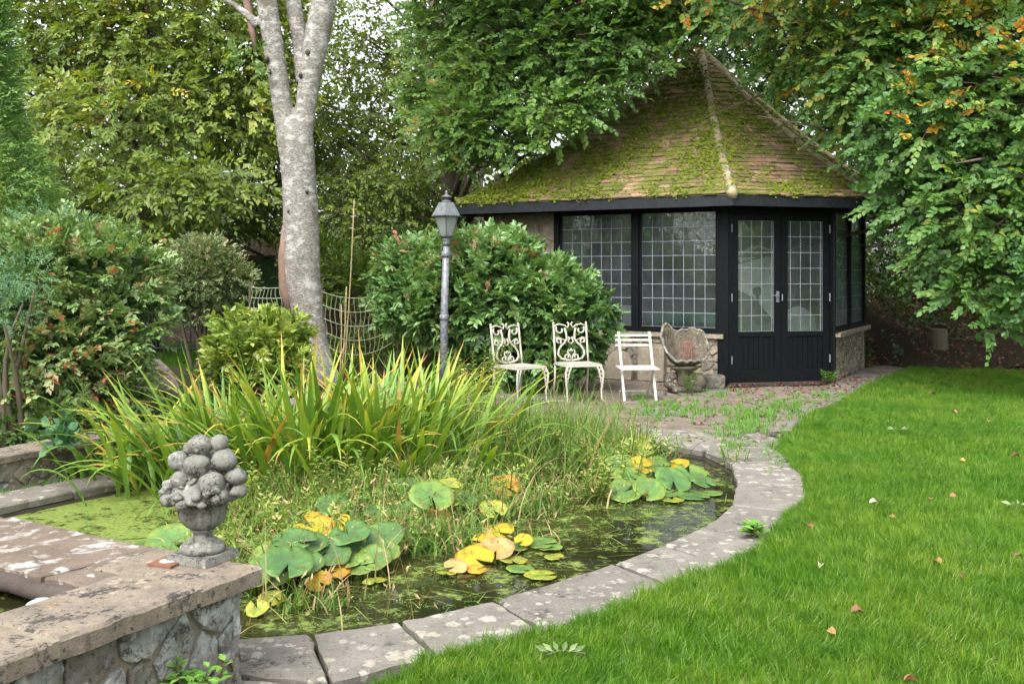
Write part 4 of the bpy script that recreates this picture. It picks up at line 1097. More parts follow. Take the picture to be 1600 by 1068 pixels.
# ================================================================== chairs, planter and stones on the terrace
def spiral(c, r0, r1, a0, a1, n=14):
    s = np.linspace(0, 1, n); a = a0+(a1-a0)*s; r = r0+(r1-r0)*s
    return [(c[0]+r_*math.cos(x), c[1]+r_*math.sin(x)) for r_, x in zip(r, a)]
def make_scroll_chair(label):
    t = thing('scroll_chair', label, 'chair', (0, 0, 0), 'white scroll back garden chairs')
    w_, d_, hs_, ht = .20, .19, .415, .835
    # local: x width, +y is the back, front at -y
    mb = MB()
    mb.box((-w_, -d_, hs_-.018), (w_, d_, hs_)); mb.build('seat', M['white'], t)
    mb = MB()
    for k in range(5): 
        for q in range(5): mb.blob((-w_*.8+.4*w_*k, -d_*.8+.4*d_*q, hs_+.0015), (.018, .018, .003), 8, 4)
    mb.build('seat_pattern', M['white'], t, smooth=True)
    mb = MB(); mb.tube([(-w_, -d_, hs_-.02), (w_, -d_, hs_-.02), (w_, d_, hs_-.02), (-w_, d_, hs_-.02), (-w_, -d_, hs_-.02)], .010, 6); mb.build('seat_rim', M['white'], t)
    for sx in (-1, 1):
        # cabriole front leg with open lattice at the knee
        mb = MB(); x, y = sx*w_, -d_
        mb.tube([(x*.93, y, hs_-.02), (x*1.07, y-.018, hs_-.08), (x*1.05, y-.012, hs_-.17), (x*.98, y, hs_-.27), (x*.98, y-.012, hs_-.36), (x*1.08, y-.04, .006)], [.012, .012, .012, .011, .010, .014], 8)
        mb.tube([(x*.72, y, hs_-.02), (x*.84, y-.008, hs_-.07), (x*.93, y-.006, hs_-.15), (x*.98, y, hs_-.25)], [.009]*4, 6)
        for q in range(4):
            z = hs_-.04-q*.045; i_ = .74+q*.055; mb.tube([(x*i_, y-.004, z), (x*1.05, y-.014, z-.035)], .006, 5); mb.tube([(x*1.05, y-.014, z), (x*(i_+.05), y-.004, z-.035)], .006, 5)
        mb.build('leg', M['white'], t, smooth=True)
        mb = MB(); x, y = sx*w_*.96, d_
        mb.tube([(x, y, hs_-.01), (x, y+.02, hs_-.2), (x*1.02, y+.06, .006)], [.012, .011, .013], 8); mb.build('leg', M['white'], t, smooth=True)
        mb = MB(); yb = lambda z: y + (z-hs_)*.16
        mb.tube([(x*(1), yb(z), z) for z in np.linspace(hs_-.01, ht-.01, 5)], [.012]*5, 8); mb.blob((x, yb(ht), ht), (.014, .014, .018), 8, 6); mb.build('back_post', M['white'], t, smooth=True)
    def onback(pts): return [(x, d_+(z-hs_)*.16, z) for x, z in pts]
    mb = MB()
    for s in (-1, 1):
        mb.tube(onback([(s*a, b) for a, b in spiral((.115, ht-.07), .055, .014, math.pi*.2, -math.pi*2.2+math.pi, 16)]), .0105, 6)
        mb.tube(onback([(s*.185, ht-.03), (s*.13, ht-.008), (s*.07, ht-.02), (s*.03, ht-.05), (s*.012, ht-.01), (s*.03, ht+.012)]), .0105, 6)
        mb.tube(onback([(s*.065, ht-.05), (s*.05, ht-.11), (s*.045, ht-.17), (s*.075, ht-.215), (s*.11, ht-.24), (s*.145, ht-.29), (s*.155, ht-.34), (s*.12, ht-.385), (s*.06, ht-.40), (0, hs_+.015)]), .012, 6)
        mb.tube(onback([(s*a, b) for a, b in spiral((.145, ht-.195), .035, .012, math.pi*1.3, -math.pi*.6, 12)]), .0105, 6)
        mb.tube(onback([(s*.18, ht-.165), (s*.14, ht-.155), (s*.06, ht-.19), (s*.02, ht-.15), (0, ht-.17)]), .008, 6)
        mb.tube(onback([(s*a, b) for a, b in spiral((.05, hs_+.055), .035, .01, -math.pi*.5, math.pi*1.4, 12)]), .009, 6)
        mb.tube(onback([(0, hs_+.02), (s*.02, hs_+.07), (s*.045, hs_+.105), (s*.03, hs_+.13), (s*.012, hs_+.115), (0, hs_+.14)]), .009, 6)
        mb.tube(onback([(s*.012, ht-.16), (s*.03, ht-.2), (0, ht-.225)]), .008, 6)
    mb.build('back_scrollwork', M['white'], t, smooth=True)
    return t
c1 = make_scroll_chair('white scrolled metal chair turned sideways, nearest the lamp post')
c2 = copy_tree(c1); c2['label'] = 'white scrolled metal chair standing between its twin and the slatted chair'
c1.location = (.085, 10.82, 0); c1.rotation_euler = (0, 0, R(40))
c2.location = (.715, 11.10, 0); c2.rotation_euler = (0, 0, R(17))

fc = thing('slatted_chair', 'white folding garden chair with thin slats before the stone wall', 'chair', (0, 0, 0))
hw = .175
for k, z in enumerate((.685, .635, .578)):
    mb = MB(); mb.box((-hw-.035, .165+(z-.4)*.12, z-.010), (hw+.035, .175+(z-.4)*.12, z+.014)); mb.build('back_slat', M['white2'], fc)
for k in range(5):
    mb = MB(); y = -.17+.075*k; mb.box((-hw-.04, y-.028, .335+k*.002), (hw+.04, y+.028, .347+k*.002)); mb.build('seat_slat', M['white2'], fc)
for s in (-1, 1):
    x = s*hw
    mb = MB(); mb.hexa([(x-.012, -.20, 0), (x+.012, -.20, 0), (x+.012, -.17, 0), (x-.012, -.17, 0), (x-.012, .18, .73), (x+.012, .18, .73), (x+.012, .21, .73), (x-.012, .21, .73)]); mb.build('frame_rail', M['white2'], fc)
    mb = MB(); x2 = x*.86; mb.hexa([(x2-.010, .20, 0), (x2+.010, .20, 0), (x2+.010, .23, 0), (x2-.010, .23, 0), (x2-.010, -.19, .335), (x2+.010, -.19, .335), (x2+.010, -.16, .335), (x2-.010, -.16, .335)]); mb.build('leg', M['white2'], fc)
mb = MB(); mb.tube([(-hw, .13, .07), (hw, .13, .07)], .007, 6); mb.build('stretcher', M['white2'], fc)
fc.location = (1.385, 11.35, 0); fc.rotation_euler = (0, 0, R(4)); fc.scale = (1, 1, 1.0)

# carved shell planter
PC = np.array([2.03, 12.05, 0.])
M['oldstone'] = stonemat('mossy_grey_stone', (.17, .15, .11), (.07, .058, .04), 16, .6, (.36, .35, .31), dark=1., lsc=36, bumps=1.2, speck=1.)
pl = thing('shell_planter', 'lichened carved stone shell planter on scroll feet by the doors', 'planter', PC)
mb = MB()
for s in (-1, 1):
    mb.tube([PC + [s*.06, 0, .04], PC + [s*.13, -.03, .05], PC + [s*.19, -.02, .09], PC + [s*.17, 0, .17], PC + [s*.09, 0, .18]], [.05, .06, .065, .06, .04], 10)
rotbox(mb, PC, .17, .13, 0, .06, R(10), .01)
mb.build('scroll_foot', M['oldstone'], pl, smooth=True, jitter=.02)
mb = MB(); mb.lathe([(0, .06), (.09, .06), (.085, .12), (.08, .18), (.10, .23), (.15, .27), (.17, .295), (0, .31)], PC, 24, lambda th, z: 1+.09*np.sin(th*9)); mb.build('pedestal', M['oldstone'], pl, smooth=True, jitter=.02)
mb = MB(); NT, NS = 44, 12; V = []
fdir = -math.pi/2 + R(18)
for lay_ in (0, 1):
    for i in range(NT):
        th = 2*math.pi*i/NT; dth = math.atan2(math.sin(th-fdir), math.cos(th-fdir)); back = (1-math.cos(dth))/2
        bk = np.clip((back-.12)/.6, 0, 1); rimz = .365 + .33*bk*bk*(3-2*bk) + .085*math.exp(-((dth+2.45)/.42)**6) + .03*math.exp(-((dth-2.3)/.5)**2) + .012*math.sin(th*13)
        rimr = .225 + .045*math.exp(-((abs(dth)-1.55)/.5)**2) - .05*math.exp(-((dth)/.6)**2)
        for j in range(NS):
            s = j/(NS-1); r_ = rimr*(s**.45)*(1-.10*lay_) ; z = .30 + .03*lay_*(1-s) + (rimz-.30)*s**1.5
            z += -.0*lay_; fl = 1+.03*math.sin(th*16)*s
            V.append(PC + [r_*math.cos(th)*fl*(1.12), r_*math.sin(th)*fl*.85, z])
Q = []
for l in (0, 1):
    for i in range(NT):
        for j in range(NS-1):
            a, b = l*NT*NS+i*NS+j, l*NT*NS+((i+1) % NT)*NS+j; Q.append((a, b, b+1, a+1) if l == 0 else (a, a+1, b+1, b))
for i in range(NT):
    a, b = i*NS+NS-1, ((i+1) % NT)*NS+NS-1; Q.append((a, b, NT*NS+b, NT*NS+a))
mb.add(V, Q); mb.build('shell', M['oldstone'], pl, smooth=True, jitter=.012)
mb = MB(); rimp = [V[i*NS+NS-1]*.5 + V[NT*NS+i*NS+NS-1]*.5 for i in range(NT)] + [V[NS-1]]; mb.tube(rimp, .017, 8); mb.build('rim', M['greystone'], pl, smooth=True, jitter=.008)
# rusty cage
CC = PC + [.03, -.05, .36]
cg = thing('wire_cage', 'little rusty wire birdcage resting in the shell planter', 'birdcage', CC)
for z, r_ in ((0.0, .078), (.07, .078), (.17, .072)):
    mb = MB(); th = np.linspace(0, 6.283, 25); mb.tube([(CC[0]+r_*math.cos(a), CC[1]+r_*math.sin(a), CC[2]+z) for a in th], .0032, 5); mb.build('hoop', M['rust'], cg)
for k in range(16):
    a = k/16*6.283; c_, s_ = math.cos(a), math.sin(a)
    mb = MB(); mb.tube([CC + [.078*c_, .078*s_, 0], CC + [.073*c_, .073*s_, .17], CC + [.045*c_, .045*s_, .22], CC + [0, 0, .235]], .0026, 4); mb.build('wire', M['rust'], cg)
def rock(c, r, seed, label, mat, box=False):
    mb = MB(); mb.blob(c, r, 18, 12, .09, seed=seed); v = np.concatenate(mb.v)
    if box: # squarer
        d = (v-np.asarray(c))/np.asarray(r); d = np.sign(d)*np.abs(d)**.55; v = np.asarray(c)+d*np.asarray(r)*.9
    mb.v = [v]; o = mb.build('stone_block' if box else 'boulder', mat, smooth=not box, jitter=.02); tag(o, label, 'stone'); return o
rock((2.44, 12.42, .075), (.155, .10, .10), 3, 'rough grey stone lump left of the black doors', M['greystone'], True)
# carved stones leaning on the wall behind the slatted chair
mb = MB(); c = np.array([1.28, 12.75]); th = np.linspace(0, math.pi, 15); d = FL.d; nrm = FL.n; base = FL.p(tl(1.45), .07)
V = []
for o_ in (0, .06):
    for a in th: q = base + d*math.cos(a)*.21 + nrm*(o_ + .06*(1-math.sin(a))); V.append((*q, .10 + .27*math.sin(a)))
    for s_ in (-1, 1): q = base + d*s_*.21 + nrm*(o_+.07); V.append((*q, 0.))
m17 = 17; order = list(range(15)) + [15, 16]
Q = [(order[i], order[(i+1) % 17], order[(i+1) % 17]+17, order[i]+17) for i in range(17)]
ctr = np.mean(V[:17], 0), np.mean(V[17:], 0); V += [tuple(ctr[0]), tuple(ctr[1])]
Tt = [(order[(i+1) % 17], order[i], 34) for i in range(17)] + [(17+order[i], 17+order[(i+1) % 17], 35) for i in range(17)]
mb.add(V, Q, Tt); o = mb.build('round_topped_stone', M['hutstone'], jitter=.02); tag(o, 'round topped stone leaning on the wall behind the slatted chair', 'stone')
mb = MB(); base = FL.p(tl(1.17), .03)
FL.box(mb, tl(1.18), tl(.82), 0, .42, .025, .12); o = mb.build('square_stone', M['hutstone'], jitter=.03); tag(o, 'flat square stone leaning on the wall left of the shell planter', 'stone')

# bird statue half hidden on the left
BC = at(243, 592, 9.2); BC = np.array([BC[0], BC[1], .15])
bs = thing('bird_statue', 'weathered pinkish grey bird statue half hidden behind the iris leaves', 'statue', BC)
zc = at(0, 585, 9.2)[2]
mb = MB(); mb.tube([at(285, 622, 9.2), at(268, 606, 9.2), at(250, 590, 9.2), at(235, 575, 9.2), at(224, 565, 9.2), at(219, 552, 9.2), at(219, 540, 9.2)], [.02, .07, .115, .11, .06, .03, .024], 14); mb.build('body', plain('pink_grey_stone', (.36, .28, .25), .85, nz=.5, scale=25, bmp=.4), bs, smooth=True)
mb = MB(); mb.blob(at(217, 535, 9.2), (.045, .035, .032), 12, 8); mb.tube([at(214, 536, 9.2), at(200, 541, 9.2)], [.014, .003], 6); mb.build('head', M['greystone'], bs, smooth=True)
for s in (-.04, .04):
    mb = MB(); p = at(250, 600, 9.2); mb.tube([(p[0]+s, p[1], p[2]), (p[0]+s, p[1]+.02, .15)], .012, 6); mb.build('leg', M['greystone'], bs)

# ================================================================== lamp surroundings: net fence, canes, back fence, shed
nf = thing('net_fence', 'pale wire net fence sagging between posts behind the pale trunk', 'fence', (-2, 13.2, 0))
YF = 13.2
def span(x0, y0, x1, y1, sag, n, rows, drop, wav):
    s = np.linspace(0, 1, 25); top = []
    mbw = MB()
    for r_ in range(rows):
        sg = sag*(1+.15*r_); pts = [at(x0+(x1-x0)*a, y0+(y1-y0)*a + sg*4*a*(1-a)/1 + r_*drop, YF) for a in s]; mbw.tube(pts, .0055, 4)
    mbw.build('line_wire', M['wire'], nf)
    for k in range(n+1):
        a = k/n; pts = []
        for q in np.linspace(0, rows-1, 3*(rows-1)+1):
            pts.append(at(x0+(x1-x0)*a + wav*math.sin(q*2.4+k*.6), y0+(y1-y0)*a + sag*(1+.15*q)*4*a*(1-a) + q*drop, YF))
        mb = MB(); mb.tube(pts, .0042, 4); mb.build('stay_wire', M['wire'], nf)
span(392, 449, 452, 449, 1, 9, 5, 16, 2.2)
span(502, 455, 622, 448, 14, 16, 5, 20, 1.6)
for px in (390, 502, 622): mb = MB(); p = at(px, 446, YF); mb.tube([(p[0], YF+.02, -.05), (p[0], YF+.02, p[2]+.03)], .018, 6); mb.build('post', M['stem'], nf)
for i, (xa, ya, xb, yb, lb) in enumerate(((536, 560, 553, 312, 'tall bamboo cane leaning beside the net fence'), (532, 560, 541, 448, 'middling cane just left of the tallest cane'), (530, 560, 533, 476, 'shortest cane of the three by the net fence'))):
    mb = MB(); a, b = at(xa, ya, 12.8+.05*i), at(xb, yb, 12.8+.05*i); a2 = a.copy(); a2[2] = -.05
    ss = np.linspace(0, 1, 8)[:, None]; mb.tube(a2+(b-a2)*ss + np.sin(ss*3)*[.015, 0, 0], .009, 6); o = mb.build('garden_cane', M['cane'], smooth=True); tag(o, lb, 'cane', 'garden canes by the net fence')

bf = thing('board_fence', 'shaded brown vertical board fence beyond the back lawn', 'fence', (-5, 21.6, 0))
x = -13.5; pr_ = np.random.default_rng(2); bm_ = MB(); bm_.box((-.078, 0, 0), (.078, .02, 2.15)); bme = mesh_np(np.concatenate(bm_.v), [np.array(bm_.q)], None, False, 'board'); bme.materials.append(M['fence'])
while x < .8:
    o = link_mesh('board', bme, None, bf, (x, 21.6 + pr_.uniform(-.008, .008), -.05)); o.scale = (1, 1, pr_.uniform(.98, 1.02)); x += .166
for z in (.4, 1.7): mb = MB(); mb.box((-13.5, 21.64, z), (.8, 21.7, z+.09)); mb.build('rail', M['fence'], bf)
sh = thing('green_store', 'low green boarded store with flat lid behind the round shrub', 'store', (-4.75, 19.6, 0))
for k in range(9): mb = MB(); mb.box((-5.35, 19.6+pr_.uniform(-.004, .004), -.05+.19*k), (-4.3, 19.63, .135+.19*k)); mb.build('board', M['greenwood'], sh)
mb = MB(); mb.box((-5.33, 19.635, -.05), (-4.32, 20.5, 1.66)); mb.build('carcass', M['greenwood'], sh)
mb = MB(); mb.box((-5.42, 19.5, 1.68), (-4.24, 20.55, 1.72)); mb.build('lid', M['fence'], sh)
# low wire netting panel by the far lawn
gn = thing('mesh_panel', 'grey wire mesh panel and rails under the round shrub', 'mesh panel', (-5.4, 17.6, 0))
for k in range(28): mb = MB(); xx = -6.4+.07*k; mb.tube([(xx, 17.6, -.05), (xx+.01, 17.6, .75)], .005, 4); mb.build('upright', M['pewter'], gn)
for z in (.1, .4, .72): mb = MB(); mb.tube([(-6.4, 17.6, z), (-4.5, 17.6, z)], .008, 4); mb.build('rail', M['pewter'], gn)

# stumps at the dark bank
for px, py, w_, h_, lb in ((1447, 560, .13, .30, 'wide dull stump low against the dark bank'), (1524, 556, .06, .27, 'thin stump right of the wider stump')):
    p = gr(px, 566); mb = MB(); ss = np.linspace(0, 1, 5); mb.tube([(p[0], 15.4, -.05+(h_+.3)*s) for s in ss], [w_*1.15, w_, w_*.97, w_, w_*.96], 12); o = mb.build('tree_stump', M['stem'], smooth=False, jitter=.03); tag(o, lb, 'stump')

# ================================================================== main tree
YT = 11.5; mt = thing('pale_tree', 'tall pale barked tree with forked trunk rising beside the pond', 'tree', (at(490, 600, YT)[0], YT, 0))
def px(list_): return [at(a, b, YT + (c[0] if c else 0)) for a, b, *c in list_]
k_ = YT/1600
mb = MB()
mb.tube([at(503, 640, YT)*[1, 1, 0]+[0, 0, -.1]] + px([(498, 590), (490, 545), (482, 500), (473, 440), (471, 380), (470, 330), (468, 290), (465, 250), (461, 215), (456, 188)]), np.array([44, 30, 23.5, 24.5, 27.5, 28, 27.5, 26.5, 27, 28.5, 22])*k_, 20)
mb.tube(px([(454, 222), (441, 165), (433, 110), (424, 50), (416, 0), (402, -90), (392, -220), (384, -400)]), np.array([20, 15.5, 15.5, 16, 16, 15, 13, 10])*k_, 16)
mb.tube(px([(468, 222), (478, 165), (486, 110), (496, 55), (507, 0), (520, -90), (536, -230), (545, -400)]), np.array([20, 16, 17.5, 20, 19.5, 18, 15, 10])*k_, 16)
mb.tube(px([(476, 130, .15), (470, 70, .25), (458, 0, .3), (448, -90, .4)]), np.array([14, 13, 13, 10])*k_, 10)
mb.tube(px([(405, 40), (394, 30), (372, 12), (350, -2), (325, -20)]), np.array([9, 7, 5.5, 4, 2.5])*k_, 8)
o = mb.build('trunk', M['palebark'], mt, smooth=True)
md = o.modifiers.new('remesh', 'REMESH'); md.mode = 'VOXEL'; md.voxel_size = .018; md.use_smooth_shade = True
md = o.modifiers.new('smooth', 'SMOOTH'); md.iterations = 3; md.factor = .5
for (kx, ky, kr) in ((482, 83, 4.5), (470, 118, 3), (417, 93, 4), (421, 112, 3), (464, 395, 3), (480, 300, 2.5), (452, 330, 3)):
    mb = MB(); kp = at(kx, ky, YT-.14 if ky > 200 else YT-.10); mb.blob(kp, (kr*k_*1.1, .05, kr*k_*1.5), 10, 7, .15); mb.build('knot', M['bark'], mt, smooth=True)
mb = MB(); mb.tube(px([(376, -40, .05), (386, 0, .05), (394, 45, .03), (400, 85, 0)]), np.array([7, 7, 6, 2])*k_, 8); mb.build('dead_branch', M['peeled'], mt, smooth=True)
mb = MB(); mb.tube(px([(446, 352, -.02), (444, 400, -.03), (446, 450, -.05), (456, 500, -.05)]), np.array([5, 9, 10, 5])*k_, 10); mb.build('peeled_scar', M['peeled'], mt, smooth=True)
# crown of this tree, above the frame and a few hanging sprays
rs2 = np.random.default_rng(77)
P, d = blob_points([(400, -420, 11.5, 2.2, 2.2, 1.4), (560, -460, 11.5, 2.2, 2.2, 1.4), (260, -330, 11.8, 1.6, 1.8, 1.0)], 900, .5, rs2)
fb = FB(); sprays(fb, P, d+rs2.normal(size=d.shape)*.4, 10, .5, .10, T_FOLD, rs2.uniform(.2, .7, len(P)), rs=rs2)
P, d = blob_points([(385, 90, 11.2, .18, .2, .12)], 14, .5, rs2); sprays(fb, P, d, 9, .22, .07, T_FOLD, np.full(len(P), .5), rs=rs2)
fb.build('crown', LM['pieris'], mt)

# ================================================================== trees and shrubs
G_bg = 'trees behind the garden'
tree('walnut_tree', 'large pale green leafed tree filling the upper left background', 'tree', (-6.6, 18.2, 0), (-6.3, 18.2, 8.5), .28,
     [(60, 90, 17, 2.6, 1.6, 1.5), (250, 60, 17, 2.6, 1.6, 1.4), (180, 200, 16, 2.0, 1.4, 1.0), (330, 170, 16.5, 1.6, 1.2, 1.3), (120, 290, 15.5, 1.6, 1.2, .8), (260, 300, 15, 1.2, 1.0, .6), (210, 375, 14.6, .9, .8, .35), (330, 290, 15.2, .9, .8, .5), (400, 110, 17, 1.3, 1, 1.6), (200, -60, 17, 4, 2, 1.2), (60, 360, 16, 1.5, 1, .5)],
     4600, 9, .40, .135, T_FOLD, LM['ash'], M['bark'], .05, .95, special=.02, gap=.12, droop=.25, upn=(0, -.9, .9), targets=16, seed=2, outw=.9, group=G_bg, sp_v=(.95, 1.), front=.5)
tree('maple_tree', 'thin leafed tree with bright sky showing through beside the forked trunk', 'tree', (-1.9, 22, 0), (-1.7, 22, 9), .16,
     [(560, 40, 21, 2.2, 1.6, 1.6), (640, 130, 21, 1.6, 1.4, 1.1), (530, 180, 20, 1.4, 1.2, .8), (620, 10, 22, 2.6, 1.8, 1.4), (570, 250, 19, 1.3, 1.2, .6), (660, 230, 20, 1.3, 1.2, .6)],
     1700, 8, .38, .12, T_FOLD, LM['far'], M['bark'], .2, .95, gap=.24, droop=.3, targets=18, seed=3, group=G_bg, gscale=1.6)
tree('lime_tree', 'yellow green tree in the middle distance left of the lamp', 'tree', (-1.2, 18.6, 0), (-1.4, 18.6, 3.2), .10,
     [(560, 290, 17.5, 1.3, 1.0, .55), (640, 300, 17.5, 1.1, .9, .6), (520, 340, 17, .9, .8, .5), (600, 365, 17, 1.2, .8, .4), (690, 310, 18, .8, .8, .6)],
     900, 9, .36, .10, T_FOLD, LM['ash'], M['bark'], 0, .6, gap=.12, droop=.35, targets=8, seed=4, group=G_bg)
tree('hedge_tree', 'dark shrubby tree hanging over the fence left of the forked trunk', 'tree', (-4.2, 20.6, 0), (-4.2, 20.6, 4.2), .14,
     [(420, 300, 19.5, 1.6, 1.2, .9), (330, 340, 19, 1.5, 1.2, .7), (150, 380, 19, 2.4, 1.2, .7), (500, 230, 20, 1.3, 1.2, 1.0), (440, 200, 20, 1.6, 1.2, 1.0), (20, 340, 19, 1.6, 1.2, 1.0)],
     1900, 9, .40, .11, T_FOLD, LM['far'], M['bark'], 0, .75, gap=.1, droop=.4, targets=10, seed=5, group=G_bg)
# far belt of trees
rsf = np.random.default_rng(55); fb = FB()
P, d = blob_points([(px_, 330-30*math.sin(i*1.7), 31+3*math.sin(i*2.3), 3.2, 2.5, 3.6+.9*math.sin(i*3.1)) for i, px_ in enumerate(range(-250, 1900, 110))]+[(px_, 110, 27, 3, 2, 2.2) for px_ in (-60, 100, 230, 340, 850, 980, 1120, 1260, 1420, 1600)], 11000, .4, rsf, .05, front=.6)
sprays(fb, P, d + rsf.normal(size=d.shape)*.4, 8, .7, .24, T_DIA, rsf.uniform(0, .8, len(P)), rs=rsf, droop=.3)
o = fb.build('distant_trees', LM['far']); tag(o, 'belt of distant trees closing the garden at the back', 'trees', kind='stuff')
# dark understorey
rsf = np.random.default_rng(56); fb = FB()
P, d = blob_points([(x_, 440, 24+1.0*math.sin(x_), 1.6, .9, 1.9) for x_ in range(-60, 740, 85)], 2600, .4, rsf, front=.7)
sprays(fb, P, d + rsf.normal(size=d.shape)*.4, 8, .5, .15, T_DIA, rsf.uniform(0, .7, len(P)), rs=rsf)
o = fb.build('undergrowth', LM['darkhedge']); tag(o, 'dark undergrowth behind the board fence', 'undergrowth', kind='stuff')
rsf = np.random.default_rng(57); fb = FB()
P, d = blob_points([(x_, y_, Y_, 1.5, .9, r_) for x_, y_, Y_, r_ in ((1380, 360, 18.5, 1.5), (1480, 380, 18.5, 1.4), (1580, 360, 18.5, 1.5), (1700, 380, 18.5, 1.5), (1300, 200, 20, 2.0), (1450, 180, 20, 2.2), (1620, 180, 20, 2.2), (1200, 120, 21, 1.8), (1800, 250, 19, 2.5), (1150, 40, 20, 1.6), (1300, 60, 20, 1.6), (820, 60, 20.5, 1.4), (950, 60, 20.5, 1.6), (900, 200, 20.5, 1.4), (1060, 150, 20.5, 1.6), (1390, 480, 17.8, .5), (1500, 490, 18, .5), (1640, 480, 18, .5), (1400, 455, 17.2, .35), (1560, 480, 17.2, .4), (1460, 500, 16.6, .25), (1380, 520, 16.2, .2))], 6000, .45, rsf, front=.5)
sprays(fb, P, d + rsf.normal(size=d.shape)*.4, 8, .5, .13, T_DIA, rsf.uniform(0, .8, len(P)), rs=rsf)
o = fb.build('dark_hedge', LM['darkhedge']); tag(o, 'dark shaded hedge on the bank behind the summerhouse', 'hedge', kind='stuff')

tree('beech_tree', 'dark green beech whose low branches sweep across the roof, left of the ridge', 'tree', (-.95, 17.2, 0), (-1.3, 17.4, 9), .20,
     [(900, 172, 13.6, .34, .35, .15), (955, 140, 13.6, .32, .3, .14), (1012, 98, 13.7, .26, .3, .13), (1055, 65, 13.8, .16, .3, .10), (850, 205, 13.7, .40, .35, .16), (740, 50, 15.5, 1.2, 1.2, .8), (860, 40, 14.8, 1.4, 1.3, .7), (980, 25, 14.6, 1.2, 1.2, .55), (800, 130, 14.8, 1.1, 1.0, .5), (895, 80, 14.0, .8, .6, .34), (770, 195, 14.2, .7, .6, .28), (860, 165, 13.7, .60, .45, .20), (740, 190, 14.5, .8, .8, .5), (925, 130, 13.7, .35, .35, .16),
      (728, 250, 14.5, .26, .4, .20), (1005, 35, 14.2, .5, .5, .24), (1090, 5, 14.2, .8, .8, .30), (900, -60, 15, 3, 2, 1), (1075, 15, 13.9, .28, .3, .12), (965, 85, 13.6, .30, .3, .14), (700, 150, 16.5, .8, .8, .9), (800, 235, 13.8, .22, .3, .10)],
     4900, 11, .32, .086, T_ROUND, LM['beechd'], M['bark'], .05, .92, special=.04, gap=.08, droop=.12, targets=22, seed=6, group='beech trees round the summerhouse', flat=.4, front=.65, upn=(0, -1.1, .9))
tree('beech_tree', 'broad beech with orange flecked leaves overhanging right of the summerhouse', 'tree', (8.9, 16.2, 0), (8.6, 15.8, 9), .32,
     [(1190, -5, 13.5, .8, .8, .40), (1262, 80, 13.3, .5, .6, .42), (1300, 60, 13.0, 1.1, 1.0, .6), (1335, 165, 12.8, .48, .6, .5), (1400, 100, 12.4, 1.2, 1.0, .8), (1410, 235, 12.3, .62, .7, .42), (1500, 60, 12, 1.3, 1.0, .9), (1480, 200, 11.7, 1.1, .9, .8), (1590, 150, 11.3, 1.1, .9, 1.1),
      (1440, 310, 11.9, .75, .7, .40), (1540, 320, 11.3, .9, .8, .7), (1630, 350, 11, .8, .8, .9), (1470, 390, 11.6, .40, .5, .28), (1540, 430, 11.2, .45, .5, .28), (1500, 460, 11.2, .28, .3, .14), (1555, 505, 11.1, .30, .3, .08), (1610, 440, 11, .4, .5, .35), (1400, -60, 12.5, 3, 2, .9), (1430, 300, 11.9, .36, .4, .2), (1520, 510, 11.1, .12, .2, .06)],
     5300, 11, .32, .088, T_ROUND, LM['beech'], M['bark'], .02, .82, special=.08, gap=.12, droop=.18, targets=30, seed=7, group='beech trees round the summerhouse', flat=.4, front=.65, upn=(-.2, -1.1, .9), sp_v=(.78, 1.))
# far trunk pieces
for i, (pts_, r_, lb) in enumerate(((((716, -60), (722, 60), (726, 160), (740, 240), (744, 300), (748, 420)), .15, 'straight grey trunk behind the sweeping beech branches'), (((668, -40), (682, 30), (700, 80), (716, 130), (722, 200), (730, 420)), .13, 'leaning brown trunk beside the straight grey trunk'))):
    t = thing('bare_trunk', lb, 'tree', (at(748, 425, 19)[0], 19+i, 0)); mb = MB(); pp = [at(a, b, 19+i) for a, b in pts_]; pp.append(np.array([pp[-1][0], pp[-1][1], -.05])); mb.tube(pp, [r_*.8, r_*.85, r_*.9, r_, r_, r_*1.1, r_*1.3], 10); mb.build('trunk', M['barkg'] if i == 0 else M['bark'], t, smooth=True)
    mb = MB(); q = at(700, 90, 19+i); mb.tube([q, at(650, 110, 19+i), at(620, 145, 19+i)], [.06, .04, .015], 6); mb.tube([at(735, 200, 19+i), at(690, 210, 19+i), at(655, 245, 19+i)], [.05, .04, .01], 6); mb.build('limb', M['bark'], t, smooth=True)

# conifer at the left edge
rsc = np.random.default_rng(8)
cf = thing('cypress_tree', 'feathery blue green cypress cut off by the left picture edge', 'conifer', (-5.3, 9.6, .1))
fb = FB(); n_ = 5200; h = rsc.random(n_)**.8; cz = .5 + 4.3*h; rad = 1.25*(1-h*.86)*(.75+.5*fbm(np.column_stack([h*8, h*3, h*0]), 2)); a = rsc.uniform(0, 6.28, n_); rr = rad*(1-np.abs(rsc.normal(size=n_))*.18)
P = np.column_stack([-5.35+rr*np.cos(a), 9.6+rr*np.sin(a), cz]); d = np.column_stack([np.cos(a), np.sin(a), np.full(n_, .45)])
P += (fbm(P*2.2, 2)[:, None]-.5)*.5*d
sprays(fb, P, d+rsc.normal(size=d.shape)*.3, 13, .22, .065, T_LANCE, np.clip(fbm(P*2, 2)*.6+rsc.random(n_)*.35, 0, .96)+(rsc.random(n_) < .008)*.5, rs=rsc, flat=.9, droop=.2, spread=40)
fb.build('crown', LM['conifer'], cf)
mb = MB(); mb.tube([(-5.35, 9.6, -.05), (-5.35, 9.6, 4.6)], [.14, .02], 8); mb.build('trunk', M['bark'], cf)

